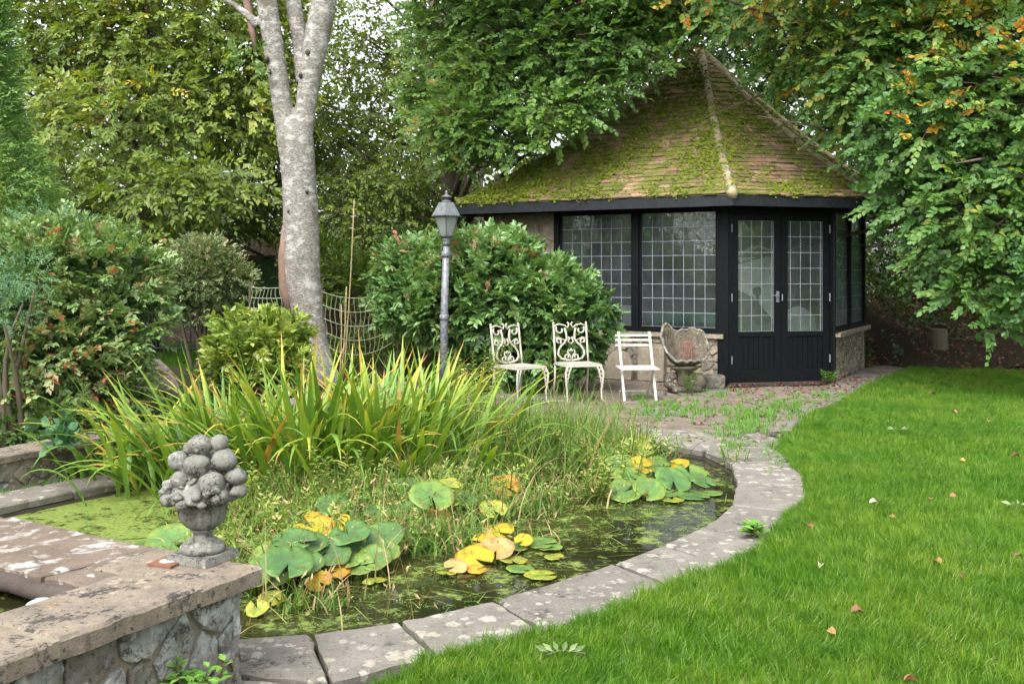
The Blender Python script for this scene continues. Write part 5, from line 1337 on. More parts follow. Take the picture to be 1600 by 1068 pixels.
def shrub(name, label, base, blobs, n, K, L, size, tmpl, mat, v0, v1, special=0, seed=1, droop=.05, r0=.03, stems=7, cat='shrub', flat=.6, outw=1., spread=55, vj=.12, shell=.22, group=None, up=.25, gap=.0, sp_v=(.9, 1.), under=True):
    rs_ = np.random.default_rng(seed); t = thing(name, label, cat, base, group)
    P, d = blob_points(blobs, n, shell, rs_, gap, front=.45)
    D = d*outw + rs_.normal(size=P.shape)*.35; D[:, 2] += up
    v = v0+(v1-v0)*np.clip(fbm(P*2.5, 3)*.6+rs_.random(len(P))*.5-.05, 0, 1)
    zt = P[:, 2]
    if special: 
        q = (zt-zt.min())/(np.ptp(zt)+.01)*.35+rs_.random(len(P)); sel = q > np.quantile(q, 1-special); v[sel] = rs_.uniform(*sp_v, sel.sum())
    fb = FB(); sprays(fb, P, D, K, L, size, tmpl, v, vj, flat, droop=droop, rs=rs_, spread=spread); fb.build('foliage', mat, t)
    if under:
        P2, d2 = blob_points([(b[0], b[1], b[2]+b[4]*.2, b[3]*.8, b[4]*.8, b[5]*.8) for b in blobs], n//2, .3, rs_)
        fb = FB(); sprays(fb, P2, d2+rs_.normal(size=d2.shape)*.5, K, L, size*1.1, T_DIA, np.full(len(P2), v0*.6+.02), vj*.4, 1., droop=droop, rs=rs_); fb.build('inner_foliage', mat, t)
    mb = MB(); base = np.asarray(base, float)
    for k in range(stems):
        e = P[rs_.integers(len(P))]; e = base + (e-base)*.85; s_ = base + rs_.normal(size=3)*[.12, .12, 0]; m_ = (s_+e)/2 + rs_.normal(size=3)*[.1, .1, .05]
        q = np.linspace(0, 1, 6)[:, None]; mb.tube((1-q)**2*s_+2*q*(1-q)*m_+q*q*e, np.linspace(r0, r0*.25, 6), 5)
    mb.build('stems', M['stem'], t, smooth=True, kind='stuff'); return t
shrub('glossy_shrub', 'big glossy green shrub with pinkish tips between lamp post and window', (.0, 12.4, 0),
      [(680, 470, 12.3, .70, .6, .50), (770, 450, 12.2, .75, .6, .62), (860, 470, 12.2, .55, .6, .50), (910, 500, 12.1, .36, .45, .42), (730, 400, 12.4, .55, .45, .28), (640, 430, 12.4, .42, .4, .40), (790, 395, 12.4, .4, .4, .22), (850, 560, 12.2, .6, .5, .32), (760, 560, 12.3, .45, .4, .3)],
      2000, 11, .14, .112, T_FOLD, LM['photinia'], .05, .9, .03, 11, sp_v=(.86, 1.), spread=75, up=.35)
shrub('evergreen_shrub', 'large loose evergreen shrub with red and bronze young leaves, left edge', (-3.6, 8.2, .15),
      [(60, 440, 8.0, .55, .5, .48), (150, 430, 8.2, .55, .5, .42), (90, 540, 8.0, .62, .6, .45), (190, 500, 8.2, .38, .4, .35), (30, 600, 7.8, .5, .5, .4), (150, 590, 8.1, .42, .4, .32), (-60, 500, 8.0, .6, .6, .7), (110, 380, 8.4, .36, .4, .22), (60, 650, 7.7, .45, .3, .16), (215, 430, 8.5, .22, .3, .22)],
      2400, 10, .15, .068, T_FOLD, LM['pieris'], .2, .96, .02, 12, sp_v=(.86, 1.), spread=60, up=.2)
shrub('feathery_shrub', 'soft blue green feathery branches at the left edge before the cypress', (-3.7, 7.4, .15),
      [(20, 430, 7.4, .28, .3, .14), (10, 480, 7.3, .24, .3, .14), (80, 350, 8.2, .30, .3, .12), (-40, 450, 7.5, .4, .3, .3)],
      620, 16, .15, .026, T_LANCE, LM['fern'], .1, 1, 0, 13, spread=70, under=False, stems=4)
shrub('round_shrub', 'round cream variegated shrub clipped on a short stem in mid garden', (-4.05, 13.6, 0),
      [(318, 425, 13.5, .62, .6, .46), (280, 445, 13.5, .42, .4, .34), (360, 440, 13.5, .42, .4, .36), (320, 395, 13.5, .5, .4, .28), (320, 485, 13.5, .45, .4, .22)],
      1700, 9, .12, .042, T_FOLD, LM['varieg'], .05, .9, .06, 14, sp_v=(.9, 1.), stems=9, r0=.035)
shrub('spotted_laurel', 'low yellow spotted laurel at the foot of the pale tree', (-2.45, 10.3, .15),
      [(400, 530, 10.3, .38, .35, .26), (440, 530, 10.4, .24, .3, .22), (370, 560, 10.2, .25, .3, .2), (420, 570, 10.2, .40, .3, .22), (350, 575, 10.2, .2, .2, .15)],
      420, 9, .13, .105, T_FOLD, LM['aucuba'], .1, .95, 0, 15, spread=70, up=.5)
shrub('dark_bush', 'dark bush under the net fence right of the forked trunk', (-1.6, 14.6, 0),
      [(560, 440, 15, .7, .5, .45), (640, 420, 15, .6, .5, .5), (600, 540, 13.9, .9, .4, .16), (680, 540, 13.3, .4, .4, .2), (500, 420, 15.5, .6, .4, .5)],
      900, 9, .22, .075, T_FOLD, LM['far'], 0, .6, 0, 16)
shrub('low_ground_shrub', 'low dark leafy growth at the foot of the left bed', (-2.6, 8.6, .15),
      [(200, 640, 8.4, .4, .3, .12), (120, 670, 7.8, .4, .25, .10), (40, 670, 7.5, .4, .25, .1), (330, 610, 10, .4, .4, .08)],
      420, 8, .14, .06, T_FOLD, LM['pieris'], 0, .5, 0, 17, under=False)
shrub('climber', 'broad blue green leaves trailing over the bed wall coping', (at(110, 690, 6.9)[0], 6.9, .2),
      [(118, 668, 6.9, .08, .08, .09), (105, 690, 6.8, .08, .06, .03), (80, 655, 7.0, .08, .08, .04)], 22, 4, .08, .10, T_ROUND, LM['fern'], .0, .3, 0, 18, under=False, stems=2, cat='plant')
# hedges that stand behind and beside the photographer, seen mirrored in the glass
for i, (x_, y_, hh, lb) in enumerate(((-9, 3.5, 4.2, 'tall garden hedge tree mirrored in the left windows'), (-10.5, 8, 5, 'second hedge tree mirrored in the left windows'), (7.5, -5, 5, 'round tree mirrored in the right glass door'), (13.5, 1.5, 5.5, 'wide tree mirrored in the right glass door'), (-5, -4, 4.5, 'bushy tree mirrored low in the left window'), (14.5, 8, 5.5, 'tree right of the lawn mirrored in the door glass'))):
    rs_ = np.random.default_rng(90+i); t = thing('garden_tree', lb, 'tree', (x_, y_, 0)); fb = FB(); n_ = 520
    d = unit(rs_.normal(size=(n_, 3))); P = np.array([x_, y_, hh*.55]) + d*[2.4, 2.4, hh*.48]*(1-np.abs(rs_.normal(size=(n_, 1)))*.25); P[:, 2] = np.maximum(P[:, 2], .1)
    sprays(fb, P, d, 9, .7, .26, T_DIA, rs_.uniform(.1, .9, n_), rs=rs_); fb.build('crown', LM['far'], t)
    mb = MB(); mb.tube([(x_, y_, -.05), (x_, y_, hh*.6)], [.15, .08], 8); mb.build('trunk', M['bark'], t)

# ================================================================== pond plants
ri = np.random.default_rng(101)
def blade(mat, parent, base, az, L, wd_, arch, v0, v1, lean0, name='leaf', fold=.35):
    """sword leaf; az heading in plan, lean0 starting lean from vertical, arch extra bend"""
    n = 11; s = np.linspace(0, 1, n); lean = lean0 + arch*s**1.6; dl = L/(n-1)
    h = np.cumsum(np.sin(lean))*dl; z = np.cumsum(np.cos(lean))*dl; h -= h[0]; z -= z[0]
    dx, dy = math.cos(az), math.sin(az); sx, sy = -dy, dx
    wdt = wd_*np.clip(np.minimum(.65+s*1.2, (1-s)*2.6+.03), 0, 1)*.5
    tw = az*0 + ri.normal()*.5
    V = []; A = []
    for i in range(n):
        c = np.array([base[0]+dx*h[i], base[1]+dy*h[i], base[2]+z[i]])
        ct, st = math.cos(tw*s[i]), math.sin(tw*s[i]); side = np.array([sx*ct+dx*st*.7, sy*ct+dy*st*.7, .0])
        nn = np.array([dx*math.cos(lean[i]), dy*math.cos(lean[i]), -math.sin(lean[i])])
        V += [c-side*wdt[i]+nn*wdt[i]*fold, c, c+side*wdt[i]+nn*wdt[i]*fold]
        A += [v0+(v1-v0)*s[i]**2.2]*3
    V = np.array(V); q = []
    for i in range(n-1):
        for j in (0, 1): q.append((3*i+j, 3*i+j+1, 3*i+4+j, 3*i+3+j))
    if parent is None: return V, np.array(q), np.array(A)
    me = mesh_np(V-base, [np.array(q)], {'v': np.clip(np.array(A), 0, 1)}, True, name)
    return link_mesh(name, me, mat, parent, base)
clumps = [((345, 690), 7.15, 150, .88, 'iris clump leaning left over the duckweed behind the urn'), ((470, 680), 7.0, 210, .94, 'tall yellow tipped iris clump behind and right of the urn'),
          ((590, 690), 7.2, 200, .92, 'iris clump in the middle of the pond below the pale trunk'), ((675, 690), 7.9, 110, .84, 'rightmost shorter iris clump before the lamp post'), ((250, 740), 6.9, 70, .8, 'arching iris clump spilling over the left pond arm')]
for ci, ((cx, cy), Yc, nb, L0, lb) in enumerate(clumps):
    c = np.array([(cx-800)/1600*Yc, Yc, -.08]); t = thing('iris_clump', lb, 'iris', c, 'iris clumps in the pond')
    for k in range(nb):
        a = ri.uniform(0, 6.28); r_ = abs(ri.normal())*.34
        b = c + np.array([r_*math.cos(a)*1.25, r_*math.sin(a)*.8, 0])
        az = a + ri.normal()*.6
        if ci in (0, 4) and ri.random() < .5: az = math.pi + ri.normal()*.7
        old = ri.random()
        ar = ri.uniform(.1, .9) if old < .6 else ri.uniform(.8, 2.0)
        if ci == 4: ar += .5
        v0 = ri.uniform(.05, .5); v1 = v0 + (ri.uniform(.1, .35) if ri.random() < .5 else ri.uniform(.4, .95))
        if ri.random() < .03: v0, v1 = ri.uniform(.7, .9), 1
        blade(LM['iris'], t, b, az, L0*ri.uniform(.65, 1.22), ri.uniform(.028, .05), ar, v0, min(v1, 1), abs(ri.normal())*.22+.04+r_*.5)

def blades_fb(fb, P, az, L, wd_, lean, arch, v0, v1, n=5):
    """vectorised thin blades"""
    N = len(P); s = np.linspace(0, 1, n)[None]; ln = lean[:, None]+arch[:, None]*s**1.5; dl = L[:, None]/(n-1)
    h = np.cumsum(np.sin(ln), 1)*dl; z = np.cumsum(np.cos(ln), 1)*dl; h -= h[:, :1]; z -= z[:, :1]
    dx, dy = np.cos(az)[:, None], np.sin(az)[:, None]; w2 = wd_[:, None]*(1-s**1.5)*.5
    cx, cy, cz = P[:, 0:1]+dx*h, P[:, 1:2]+dy*h, P[:, 2:3]+z
    ph = np.random.default_rng(N).uniform(0, 6.28, (N, 1)); ux, uy = np.cos(ph), np.sin(ph)
    Lf = np.stack([cx-ux*w2, cy-uy*w2, cz], -1); Rt = np.stack([cx+ux*w2, cy+uy*w2, cz], -1)
    V = np.stack([Lf, Rt], 2).reshape(N, -1, 3)
    q = np.array([(2*i, 2*i+1, 2*i+3, 2*i+2) for i in range(n-1)])[None]+(np.arange(N)*2*n)[:, None, None]
    A = np.repeat((v0[:, None]+(v1-v0)[:, None]*s), 2, axis=1)
    fb.put(V.reshape(-1, 3), [q.reshape(-1, 4)], np.clip(A, 0, 1).ravel())
def reed_mass(fb, cx, cy, sx, sy, n, L, wid=.006, vmean=.45, z=-.08, dead=.25, lean=.35, arch=.9):
    P = np.column_stack([cx+ri.normal(size=n)*sx, cy+ri.normal(size=n)*sy, np.full(n, z)]); keep = inpoly(P, POND); P = P[keep]; n = len(P)
    if n == 0: return
    v = ri.normal(size=n)*.15+vmean; dd = ri.random(n) < dead; v[dd] = ri.uniform(.75, 1, dd.sum())
    blades_fb(fb, P, ri.uniform(0, 6.28, n), L*ri.uniform(.4, 1.2, n), wid*ri.uniform(.6, 1.5, n), np.abs(ri.normal(size=n))*lean, ri.uniform(0, 1, n)**1.5*arch*2, v, v+.12)
isl = [((440, 800), .30, .22, 630, 0.29), ((520, 790), .35, .2, 630, 0.29), ((610, 800), .35, .2, 630, 0.31), ((690, 760), .3, .28, 900, 0.41), ((760, 725), .35, .35, 1200, 0.55), ((830, 720), .30, .35, 1425, 0.60), ((880, 720), .28, .3, 1200, 0.53),
       ((560, 860), .22, .10, 330, 0.22), ((640, 850), .25, .12, 390, 0.24), ((700, 850), .18, .1, 270, 0.24), ((440, 890), .16, .1, 240, 0.24), ((470, 950), .10, .05, 120, 0.17), ((960, 710), .25, .25, 450, 0.36), ((740, 800), .3, .1, 330, 0.26), ((900, 780), .2, .08, 180, 0.24), ((560, 820), .4, .12, 390, 0.26)]
fb = FB()
for (a, b), sx, sy, n_, L in isl:
    g = gr(a, b, -.08); reed_mass(fb, g[0], g[1], sx, sy, n_, L, .011, dead=.14, lean=.5, arch=1.1, vmean=.28)
# a dark mat of roots under the growth
o = fb.build('marsh_grass', LM['reed']); tag(o, 'tangled green and straw coloured marsh grass filling the pond', 'grass', kind='stuff')
ri2 = np.random.default_rng(5); n_ = 1900
MLV = [(440, 790), (520, 770), (610, 780), (690, 740), (760, 720), (830, 720), (880, 730), (930, 740), (740, 790), (430, 860), (620, 830), (560, 700), (650, 700)]
g = np.array([gr(*MLV[k], -.08)[:2] for k in ri2.integers(0, len(MLV), n_)]); P = np.column_stack([g + ri2.normal(size=(n_, 2))*[.28, .22], np.full(n_, -.07)]); P = P[inpoly(P, POND)]
P[:, 2] += ri2.uniform(0, .2, len(P)); fb = FB(); D = unit(ri2.normal(size=(len(P), 3))*[1, 1, 1]+[0, 0, .6])
sprays(fb, P, D, 7, .13, .046, T_LANCE, ri2.uniform(0, .95, len(P)), .15, 1., rs=ri2, spread=60)
o = fb.build('marsh_leaves', LM['marsh']); tag(o, 'small leafy water plants growing among the marsh grass', 'water plants', kind='stuff')
fb = FB(); n_ = 420; q_ = ri2.integers(0, len(isl), n_); dp = np.array([gr(*isl[k][0], -.08) for k in q_]); dp[:, :2] += ri2.normal(size=(n_, 2))*[.3, .22]; dp = dp[inpoly(dp, POND)]; m_ = len(dp)
blades_fb(fb, dp, ri2.uniform(0, 6.28, m_), ri2.uniform(.15, .5, m_), np.full(m_, .007), ri2.uniform(.1, 1.2, m_), ri2.uniform(.2, 1.6, m_), ri2.uniform(.8, .95, m_), np.full(m_, 1.), n=6)
P = np.repeat(dp, 3, 0) + ri2.normal(size=(m_*3, 3))*[.06, .06, .05] + [0, 0, .12]; fb.put(*leaves_np(P, ri2.normal(size=P.shape), ri2.normal(size=P.shape), ri2.uniform(.02, .05, len(P)), T_LANCE, ri2.uniform(.85, 1, len(P))))
o = fb.build('dead_stalks', LM['reed']); tag(o, 'brown withered stalks tangled in the marsh grass', 'stalks', kind='stuff')
# floating stems on open water
n_ = 520; fb = FB(); gx = np.column_stack([ri2.uniform(-1.1, 1.5, n_), ri2.uniform(4.0, 8.2, n_), np.full(n_, -.068)]); gx = gx[inpoly(gx, POND)]
blades_fb(fb, gx, ri2.uniform(0, 6.28, len(gx)), ri2.uniform(.08, .35, len(gx)), np.full(len(gx), .005), np.full(len(gx), 1.52), ri2.uniform(-.03, .08, len(gx)), ri2.uniform(.2, .8, len(gx)), ri2.uniform(.4, 1, len(gx)))
n_ = 1500; g2 = np.column_stack([ri2.uniform(-.9, 1.5, n_), ri2.uniform(4.1, 8.3, n_), ri2.uniform(-.072, -.060, n_)]); g2 = g2[inpoly(g2, POND)]; g2 = g2[fbm(g2*[1.7, 1.7, 1], 2) > .42]
sprays(fb, g2, unit(ri2.normal(size=(len(g2), 3))*[1, 1, .03]), 9, .09, .016, T_LANCE, ri2.uniform(0, .6, len(g2)), rs=ri2, flat=.1, droop=0, spread=70)
o = fb.build('floating_weed', LM['reed']); tag(o, 'loose stems and weed floating on the open pond water', 'weed', kind='stuff')

# upright leafy marsh plants
def stalk_plant(label, g, h, ns, size=.06, mat='marsh', seed=1, name='marsh_plant', cat='plant', group='leafy plants standing in the pond', spreadr=.12, v=(.3, 1)):
    rs_ = np.random.default_rng(seed); t = thing(name, label, cat, g, group); fb = FB(); mb = MB()
    for k in range(ns):
        a = rs_.uniform(0, 6.28); b = np.asarray(g)+[spreadr*math.cos(a)*rs_.random(), spreadr*math.sin(a)*rs_.random(), 0]
        hh = h*rs_.uniform(.55, 1.1); e = b+[math.cos(a)*hh*.28, math.sin(a)*hh*.28, hh]
        q = np.linspace(0, 1, 6)[:, None]; pts = b+(e-b)*q+np.array([0, 0, .05])*np.sin(q*3.14)*hh; mb.tube(pts, np.linspace(.004, .002, 6), 4)
        m_ = int(hh/.035)+3; s_ = np.linspace(.2, 1, m_); PP = np.repeat(b+(e-b)*s_[:, None]+np.array([0, 0, .05])*np.sin(s_*3.14)[:, None]*hh, 2, 0)
        aa = np.repeat(np.arange(m_)*1.57+rs_.random(), 2)+np.tile([0, math.pi], m_); D = np.column_stack([np.cos(aa), np.sin(aa), np.full(2*m_, .35)])
        sz = size*np.repeat(1.1-.45*s_, 2)*rs_.uniform(.8, 1.2, 2*m_)
        fb.put(*leaves_np(PP, D, np.array([0, 0, 1.])+rs_.normal(size=D.shape)*.2, sz, T_FOLD if size > .05 else T_LANCE, rs_.uniform(*v, 2*m_)))
    fb.build('foliage', LM[mat], t); mb.build('stems', M['stem'] if mat != 'marsh' else LM['marsh'], t, kind='stuff'); return t
SP = [((480, 770), .5, 10, .055, 'leafy plant in front of the tallest iris clump'), ((390, 800), .36, 9, .055, 'low leafy plant just right of the urn bowl'), ((660, 730), .55, 12, .055, 'bushy pale plant before the shorter irises'), ((820, 740), .42, 12, .05, 'leafy plant in the tall marsh grass below the second chair'), ((560, 730), .5, 9, .055, 'pale plant threaded through the middle iris clump'), ((535, 800), .42, 9, .06, 'pale leafy plant behind the yellow lily pads'), ((430, 760), .50, 9, .065, 'leafy plant close behind the fruit urn'), ((610, 760), .42, 8, .05, 'leafy plant between the middle iris leaves and tall lily pads'),
      ((735, 700), .62, 14, .06, 'tall yellowish leafy plant at the right end of the irises'), ((780, 700), .45, 9, .055, 'yellowish leafy plant below the first scrolled chair'), ((930, 785), .26, 12, .055, 'bright green leafy plant at the edge of open water'),
      ((965, 760), .24, 8, .055, 'green leafy plant beside the lily pads on the right'), ((440, 915), .24, 6, .05, 'thin leafy shoots right of the wall end'), ((690, 800), .28, 8, .05, 'leafy shoots behind the pink lily pad'),
      ((860, 700), .40, 10, .05, 'leafy plant under the second scrolled chair'), ((980, 690), .30, 5, .045, 'dark upright shoots at the back rim of the pond'), ((1145, 735), .20, 10, .05, 'cress like plant against the right pond rim')]
for i, ((a, b), h, ns, sz, lb) in enumerate(SP): stalk_plant(lb, gr(a, b, -.08), h, ns, sz, seed=200+i)
ylp = stalk_plant('tall yellow leaved plant growing at the first scrolled chair', gr(745, 640, 0), .62, 18, .06, seed=230, group=None, spreadr=.2)

# water lilies
def pad(parent, c, r, tilt, az, mat, seed, v):
    rs_ = np.random.default_rng(seed); n = 22; V = [(0, 0, 0)]; A = [v[0]]
    for ring_i, rr in enumerate((.45, .8, 1.)):
        for k in range(n+1):
            a = .22 + (6.283-.44)*k/n
            w_ = 1+.04*math.sin(3*a+seed)+.02*math.sin(7*a+seed)
            z = (.10*rr**2 + .05*math.sin(2*a+seed)*rr**2 + .03*math.sin(5*a+seed*2)*rr**3)*(1 if tilt > .05 else .35)
            V.append((rr*math.cos(a)*w_, rr*math.sin(a)*w_, z)); A.append(v[0]+(v[1]-v[0])*rr + .08*rs_.normal())
    m_ = n+1; T = [(0, 1+k, 2+k) for k in range(n)]; Q = []
    for r_ in range(2):
        for k in range(n): Q.append((1+r_*m_+k, 1+(r_+1)*m_+k, 1+(r_+1)*m_+k+1, 1+r_*m_+k+1))
    V = np.array(V)*r; zr = rs_.uniform(0, 6.28); V = V @ np.array([[math.cos(zr), math.sin(zr), 0], [-math.sin(zr), math.cos(zr), 0], [0, 0, 1]])
    me = mesh_np(V, [np.array(Q), np.array(T)], {'v': np.clip(A, 0, 1)}, True, 'lily_pad')
    o = link_mesh('lily_pad', me, mat, parent, c); o.rotation_euler = (tilt*math.cos(az), tilt*math.sin(az), 0)
    md = o.modifiers.new('thick', 'SOLIDIFY'); md.thickness = .0025; return o
def lily(label, pads, seed):
    p0 = pads[0]; base = gr(p0[0], p0[1]+10, -.3); t = thing('water_lily', label, 'water lily', base, 'water lilies in the pond'); mb = MB()
    for i, (a, b, r_, h, tilt, kind) in enumerate(pads):
        rs_ = np.random.default_rng(seed*50+i);  tilt = min(tilt, .75); h = max(h, r_*.84*math.sin(tilt*.72)*.85+.004); g = gr(a, b, -.068+h); mat, v = {'g': (LM['padg'], (.1, .55)), 'G': (LM['padg'], (.4, .75)), 'y': (LM['pady'], (.15, .6)), 'Y': (LM['padg'], (.8, 1.)), 'o': (LM['pady'], (.6, .95)), 'p': (LM['pado'], (.2, .6))}[kind]
        az = rs_.uniform(-.5, .5) if tilt > .3 else rs_.uniform(0, 6.28)
        pad(t, g, r_*.84, tilt*.72, az, mat, seed*50+i, v)
        mb.tube([(g[0], g[1], g[2]-.004), (g[0]+.01, g[1]+.03, g[2]-.05), (g[0]+.03, g[1]+.07, -.35)], .004, 5)
    mb.build('stems', LM['reed'], t, kind='stuff')
lily('water lily with big blue green and orange pads beside the wall end', [(450, 880, .145, .14, .5, 'g'), (515, 862, .12, .12, .8, 'g'), (570, 850, .13, .12, .7, 'g'), (545, 835, .13, .17, .5, 'g'), (498, 908, .075, .04, 1.0, 'o'), (530, 890, .065, .05, .7, 'o'), (425, 935, .07, .0, .4, 'Y'), (586, 908, .07, .0, .15, 'Y'), (460, 845, .13, .18, .4, 'g'), (490, 825, .13, .12, .75, 'y'), (527, 818, .09, .12, .6, 'y'), (430, 900, .10, .06, .6, 'G'), (600, 862, .1, .08, .6, 'G'), (478, 880, .1, .1, .9, 'g'), (540, 872, .11, .08, .4, 'G'), (425, 868, .13, .12, .6, 'G'), (480, 848, .12, .16, .5, 'g'), (562, 882, .09, .06, .7, 'G'), (603, 836, .12, .12, .6, 'g'), (585, 872, .1, .08, .8, 'G'), (402, 950, .06, .02, .7, 'Y'), (395, 905, .10, .06, .5, 'G')], 1)
lily('water lily with tall cupped pads in the middle of the pond', [(675, 775, .15, .22, .9, 'G'), (665, 822, .13, .08, .3, 'G'), (640, 798, .10, .1, .6, 'g'), (700, 760, .10, .2, .5, 'Y'), (685, 808, .09, .08, 1., 'o'), (770, 795, .10, .08, .6, 'Y'), (725, 780, .1, .1, .5, 'g'), (640, 762, .12, .14, .6, 'g'), (520, 790, .12, .12, .6, 'g'), (790, 760, .12, .10, .9, 'o'), (590, 800, .1, .1, .5, 'g'), (700, 830, .09, .04, .4, 'G'), (655, 845, .09, .03, .3, 'g')], 2)
lily('water lily with yellow and pinkish pads near the stone edging', [(778, 830, .105, .06, .35, 'y'), (776, 858, .115, .04, .5, 'p'), (742, 872, .12, .03, .5, 'y'), (712, 884, .07, .03, .5, 'p'), (760, 846, .09, .05, .4, 'y'), (800, 875, .09, .0, .1, 'Y'), (845, 898, .095, .004, .04, 'Y'), (812, 888, .085, .0, .05, 'G'), (845, 848, .10, .02, .15, 'G'), (860, 855, .08, .0, .1, 'G'), (818, 843, .06, .05, .6, 'y'), (698, 895, .06, .0, .2, 'Y'), (745, 890, .06, .0, .2, 'o'), (865, 870, .06, .0, .1, 'Y'), (805, 855, .09, .0, .1, 'G')], 3)
lily('water lily with pale standing pads below the terrace edge', [(1015, 765, .13, .06, .85, 'G'), (1052, 750, .15, .03, .75, 'g'), (1078, 740, .14, .05, .5, 'G'), (985, 745, .14, .06, .6, 'G'), (1000, 728, .12, .08, .7, 'y'), (1030, 728, .13, .05, .6, 'G'), (1045, 770, .12, .0, .05, 'G'), (1082, 775, .13, .0, .04, 'g'), (1100, 752, .10, .03, .5, 'g'), (965, 725, .13, .1, .6, 'G'), (1000, 700, .14, .1, .6, 'Y'), (1050, 780, .1, .0, .03, 'Y'), (975, 768, .13, .02, .9, 'G'), (1110, 770, .1, .0, .03, 'G'), (1060, 725, .1, .03, .4, 'y'), (1005, 770, .1, .0, .1, 'o')], 4)
lily('water lily with broad bluish pads along the far rim of the pond', [(970, 690, .16, .10, .5, 'g'), (930, 680, .16, .1, .3, 'g'), (870, 672, .18, .09, .2, 'G'), (835, 670, .16, .1, .3, 'g'), (905, 690, .13, .1, .6, 'g'), (1000, 690, .12, .06, .8, 'Y'), (940, 710, .13, .1, .7, 'g'), (800, 668, .15, .1, .3, 'Y')], 5)
lily('water lily with large flat pads in the dark water left of the urn', [(225, 852, .14, .02, .25, 'g'), (265, 845, .15, .10, .7, 'G'), (285, 835, .12, .06, .5, 'g')], 6)
# floating fallen leaves on the pond
# nettle at the wall foot and weeds
stalk_plant('fresh green nettle growing at the foot of the front wall', (at(300, 1040, 3.22)[0], 3.20, -.02), .18, 20, .065, 'weed', 301, 'nettle', 'nettle', None, .10, (.2, 1))
stalk_plant('little nettle seedling at the bottom of the front wall', (at(185, 1065, 3.05)[0], 3.02, .0), .07, 4, .035, 'weed', 302, 'nettle', 'nettle', None, .04, (.4, 1))
stalk_plant('tuft of green weed in front of the shell planter foot', (2.06, 11.82, 0), .26, 16, .04, 'weed', 303, 'weed', 'weed', None, .09, (.2, 1))
stalk_plant('leafy weed at the right foot of the black doors', (4.02, 12.95, 0), .16, 10, .06, 'weed', 304, 'weed', 'weed', None, .08, (.3, 1))
stalk_plant('broad leaved weed on the slabs where the lawn begins', gr(1180, 838), .07, 5, .085, 'weed', 305, 'weed', 'weed', None, .05, (.3, .9))
stalk_plant('small seedling rooted between the slab and wall end', (at(158, 866, 3.75)[0], 4.4, .06), .09, 3, .06, 'weed', 306, 'weed', 'weed', None, .04, (.5, 1))

# ================================================================== grass and litter (geometry node scatter)
def tuft_mesh(seed, nb, hgt, rad, wid, vm=.4, lean=.35):
    rs_ = np.random.default_rng(seed); fb = FB(); a = rs_.uniform(0, 6.28, nb); r_ = rad*np.sqrt(rs_.random(nb))
    P = np.column_stack([r_*np.cos(a), r_*np.sin(a), np.zeros(nb)]); v = rs_.normal(size=nb)*.18+vm; dd = rs_.random(nb) < .03; v[dd] = 1
    blades_fb(fb, P, rs_.uniform(0, 6.28, nb), hgt*rs_.uniform(.55, 1.2, nb), wid*rs_.uniform(.7, 1.3, nb), np.abs(rs_.normal(size=nb))*lean, rs_.uniform(.1, 1.2, nb), v, v+.15, n=3)
    V = np.concatenate(fb.V); return mesh_np(V, [np.concatenate(fb.F[4])], {'v': np.concatenate(fb.A)}, False, 'tuft')
def scatter(name, label, cat, pts, rotz, tilt, scl, meshes, mat):
    col = bpy.data.collections.new(name+'_sources')
    for i, me in enumerate(meshes):
        if not me.materials: me.materials.append(mat)
        so_ = bpy.data.objects.new('tuft_source', me); col.objects.link(so_)
    n = len(pts); me = bpy.data.meshes.new(name); me.vertices.add(n); me.vertices.foreach_set('co', pts.astype(np.float32).ravel())
    a = me.attributes.new('rot', 'FLOAT_VECTOR', 'POINT'); a.data.foreach_set('vector', np.column_stack([tilt[:, 0], tilt[:, 1], rotz]).astype(np.float32).ravel())
    a = me.attributes.new('scl', 'FLOAT', 'POINT'); a.data.foreach_set('value', scl.astype(np.float32))
    o = bpy.data.objects.new(name, me); COL.objects.link(o); tag(o, label, cat, kind='stuff')
    g = bpy.data.node_groups.new(name, 'GeometryNodeTree'); g.interface.new_socket('Geometry', in_out='INPUT', socket_type='NodeSocketGeometry'); g.interface.new_socket('Geometry', in_out='OUTPUT', socket_type='NodeSocketGeometry')
    gi = g.nodes.new('NodeGroupInput'); go = g.nodes.new('NodeGroupOutput'); ip = g.nodes.new('GeometryNodeInstanceOnPoints'); ci = g.nodes.new('GeometryNodeCollectionInfo')
    ci.inputs['Collection'].default_value = col; ci.inputs['Separate Children'].default_value = True; ci.inputs['Reset Children'].default_value = True
    ip.inputs['Pick Instance'].default_value = True
    r1 = g.nodes.new('GeometryNodeInputNamedAttribute'); r1.data_type = 'FLOAT_VECTOR'; r1.inputs[0].default_value = 'rot'
    s1 = g.nodes.new('GeometryNodeInputNamedAttribute'); s1.data_type = 'FLOAT'; s1.inputs[0].default_value = 'scl'
    g.links.new(gi.outputs[0], ip.inputs['Points']); g.links.new(ci.outputs[0], ip.inputs['Instance']); g.links.new(r1.outputs[0], ip.inputs['Rotation']); g.links.new(s1.outputs[0], ip.inputs['Scale'])
    g.links.new(ip.outputs[0], go.inputs[0]); md = o.modifiers.new('scatter', 'NODES'); md.node_group = g
    return o
rg = np.random.default_rng(400)
def lawn_pts(n, y0, y1):
    y = rg.uniform(y0, y1, n); x = rg.uniform(-1.2, y1*.62+1.5, n); k = (x < y*.62+1.5); P = np.column_stack([x[k], y[k], np.full(k.sum(), .004)])
    return P[inpoly(P, LAWN)]
LP_ = np.concatenate([lawn_pts(15000, 2.6, 4.8), lawn_pts(22000, 4.8, 7.5), lawn_pts(26000, 7.5, 11), lawn_pts(22000, 11, 16)])
n_ = len(LP_); hn = fbm(LP_*[1.3, 1.3, 1], 2); print('lawn tufts', n_)
scl = (.75+.55*hn)*rg.uniform(.75, 1.25, n_)
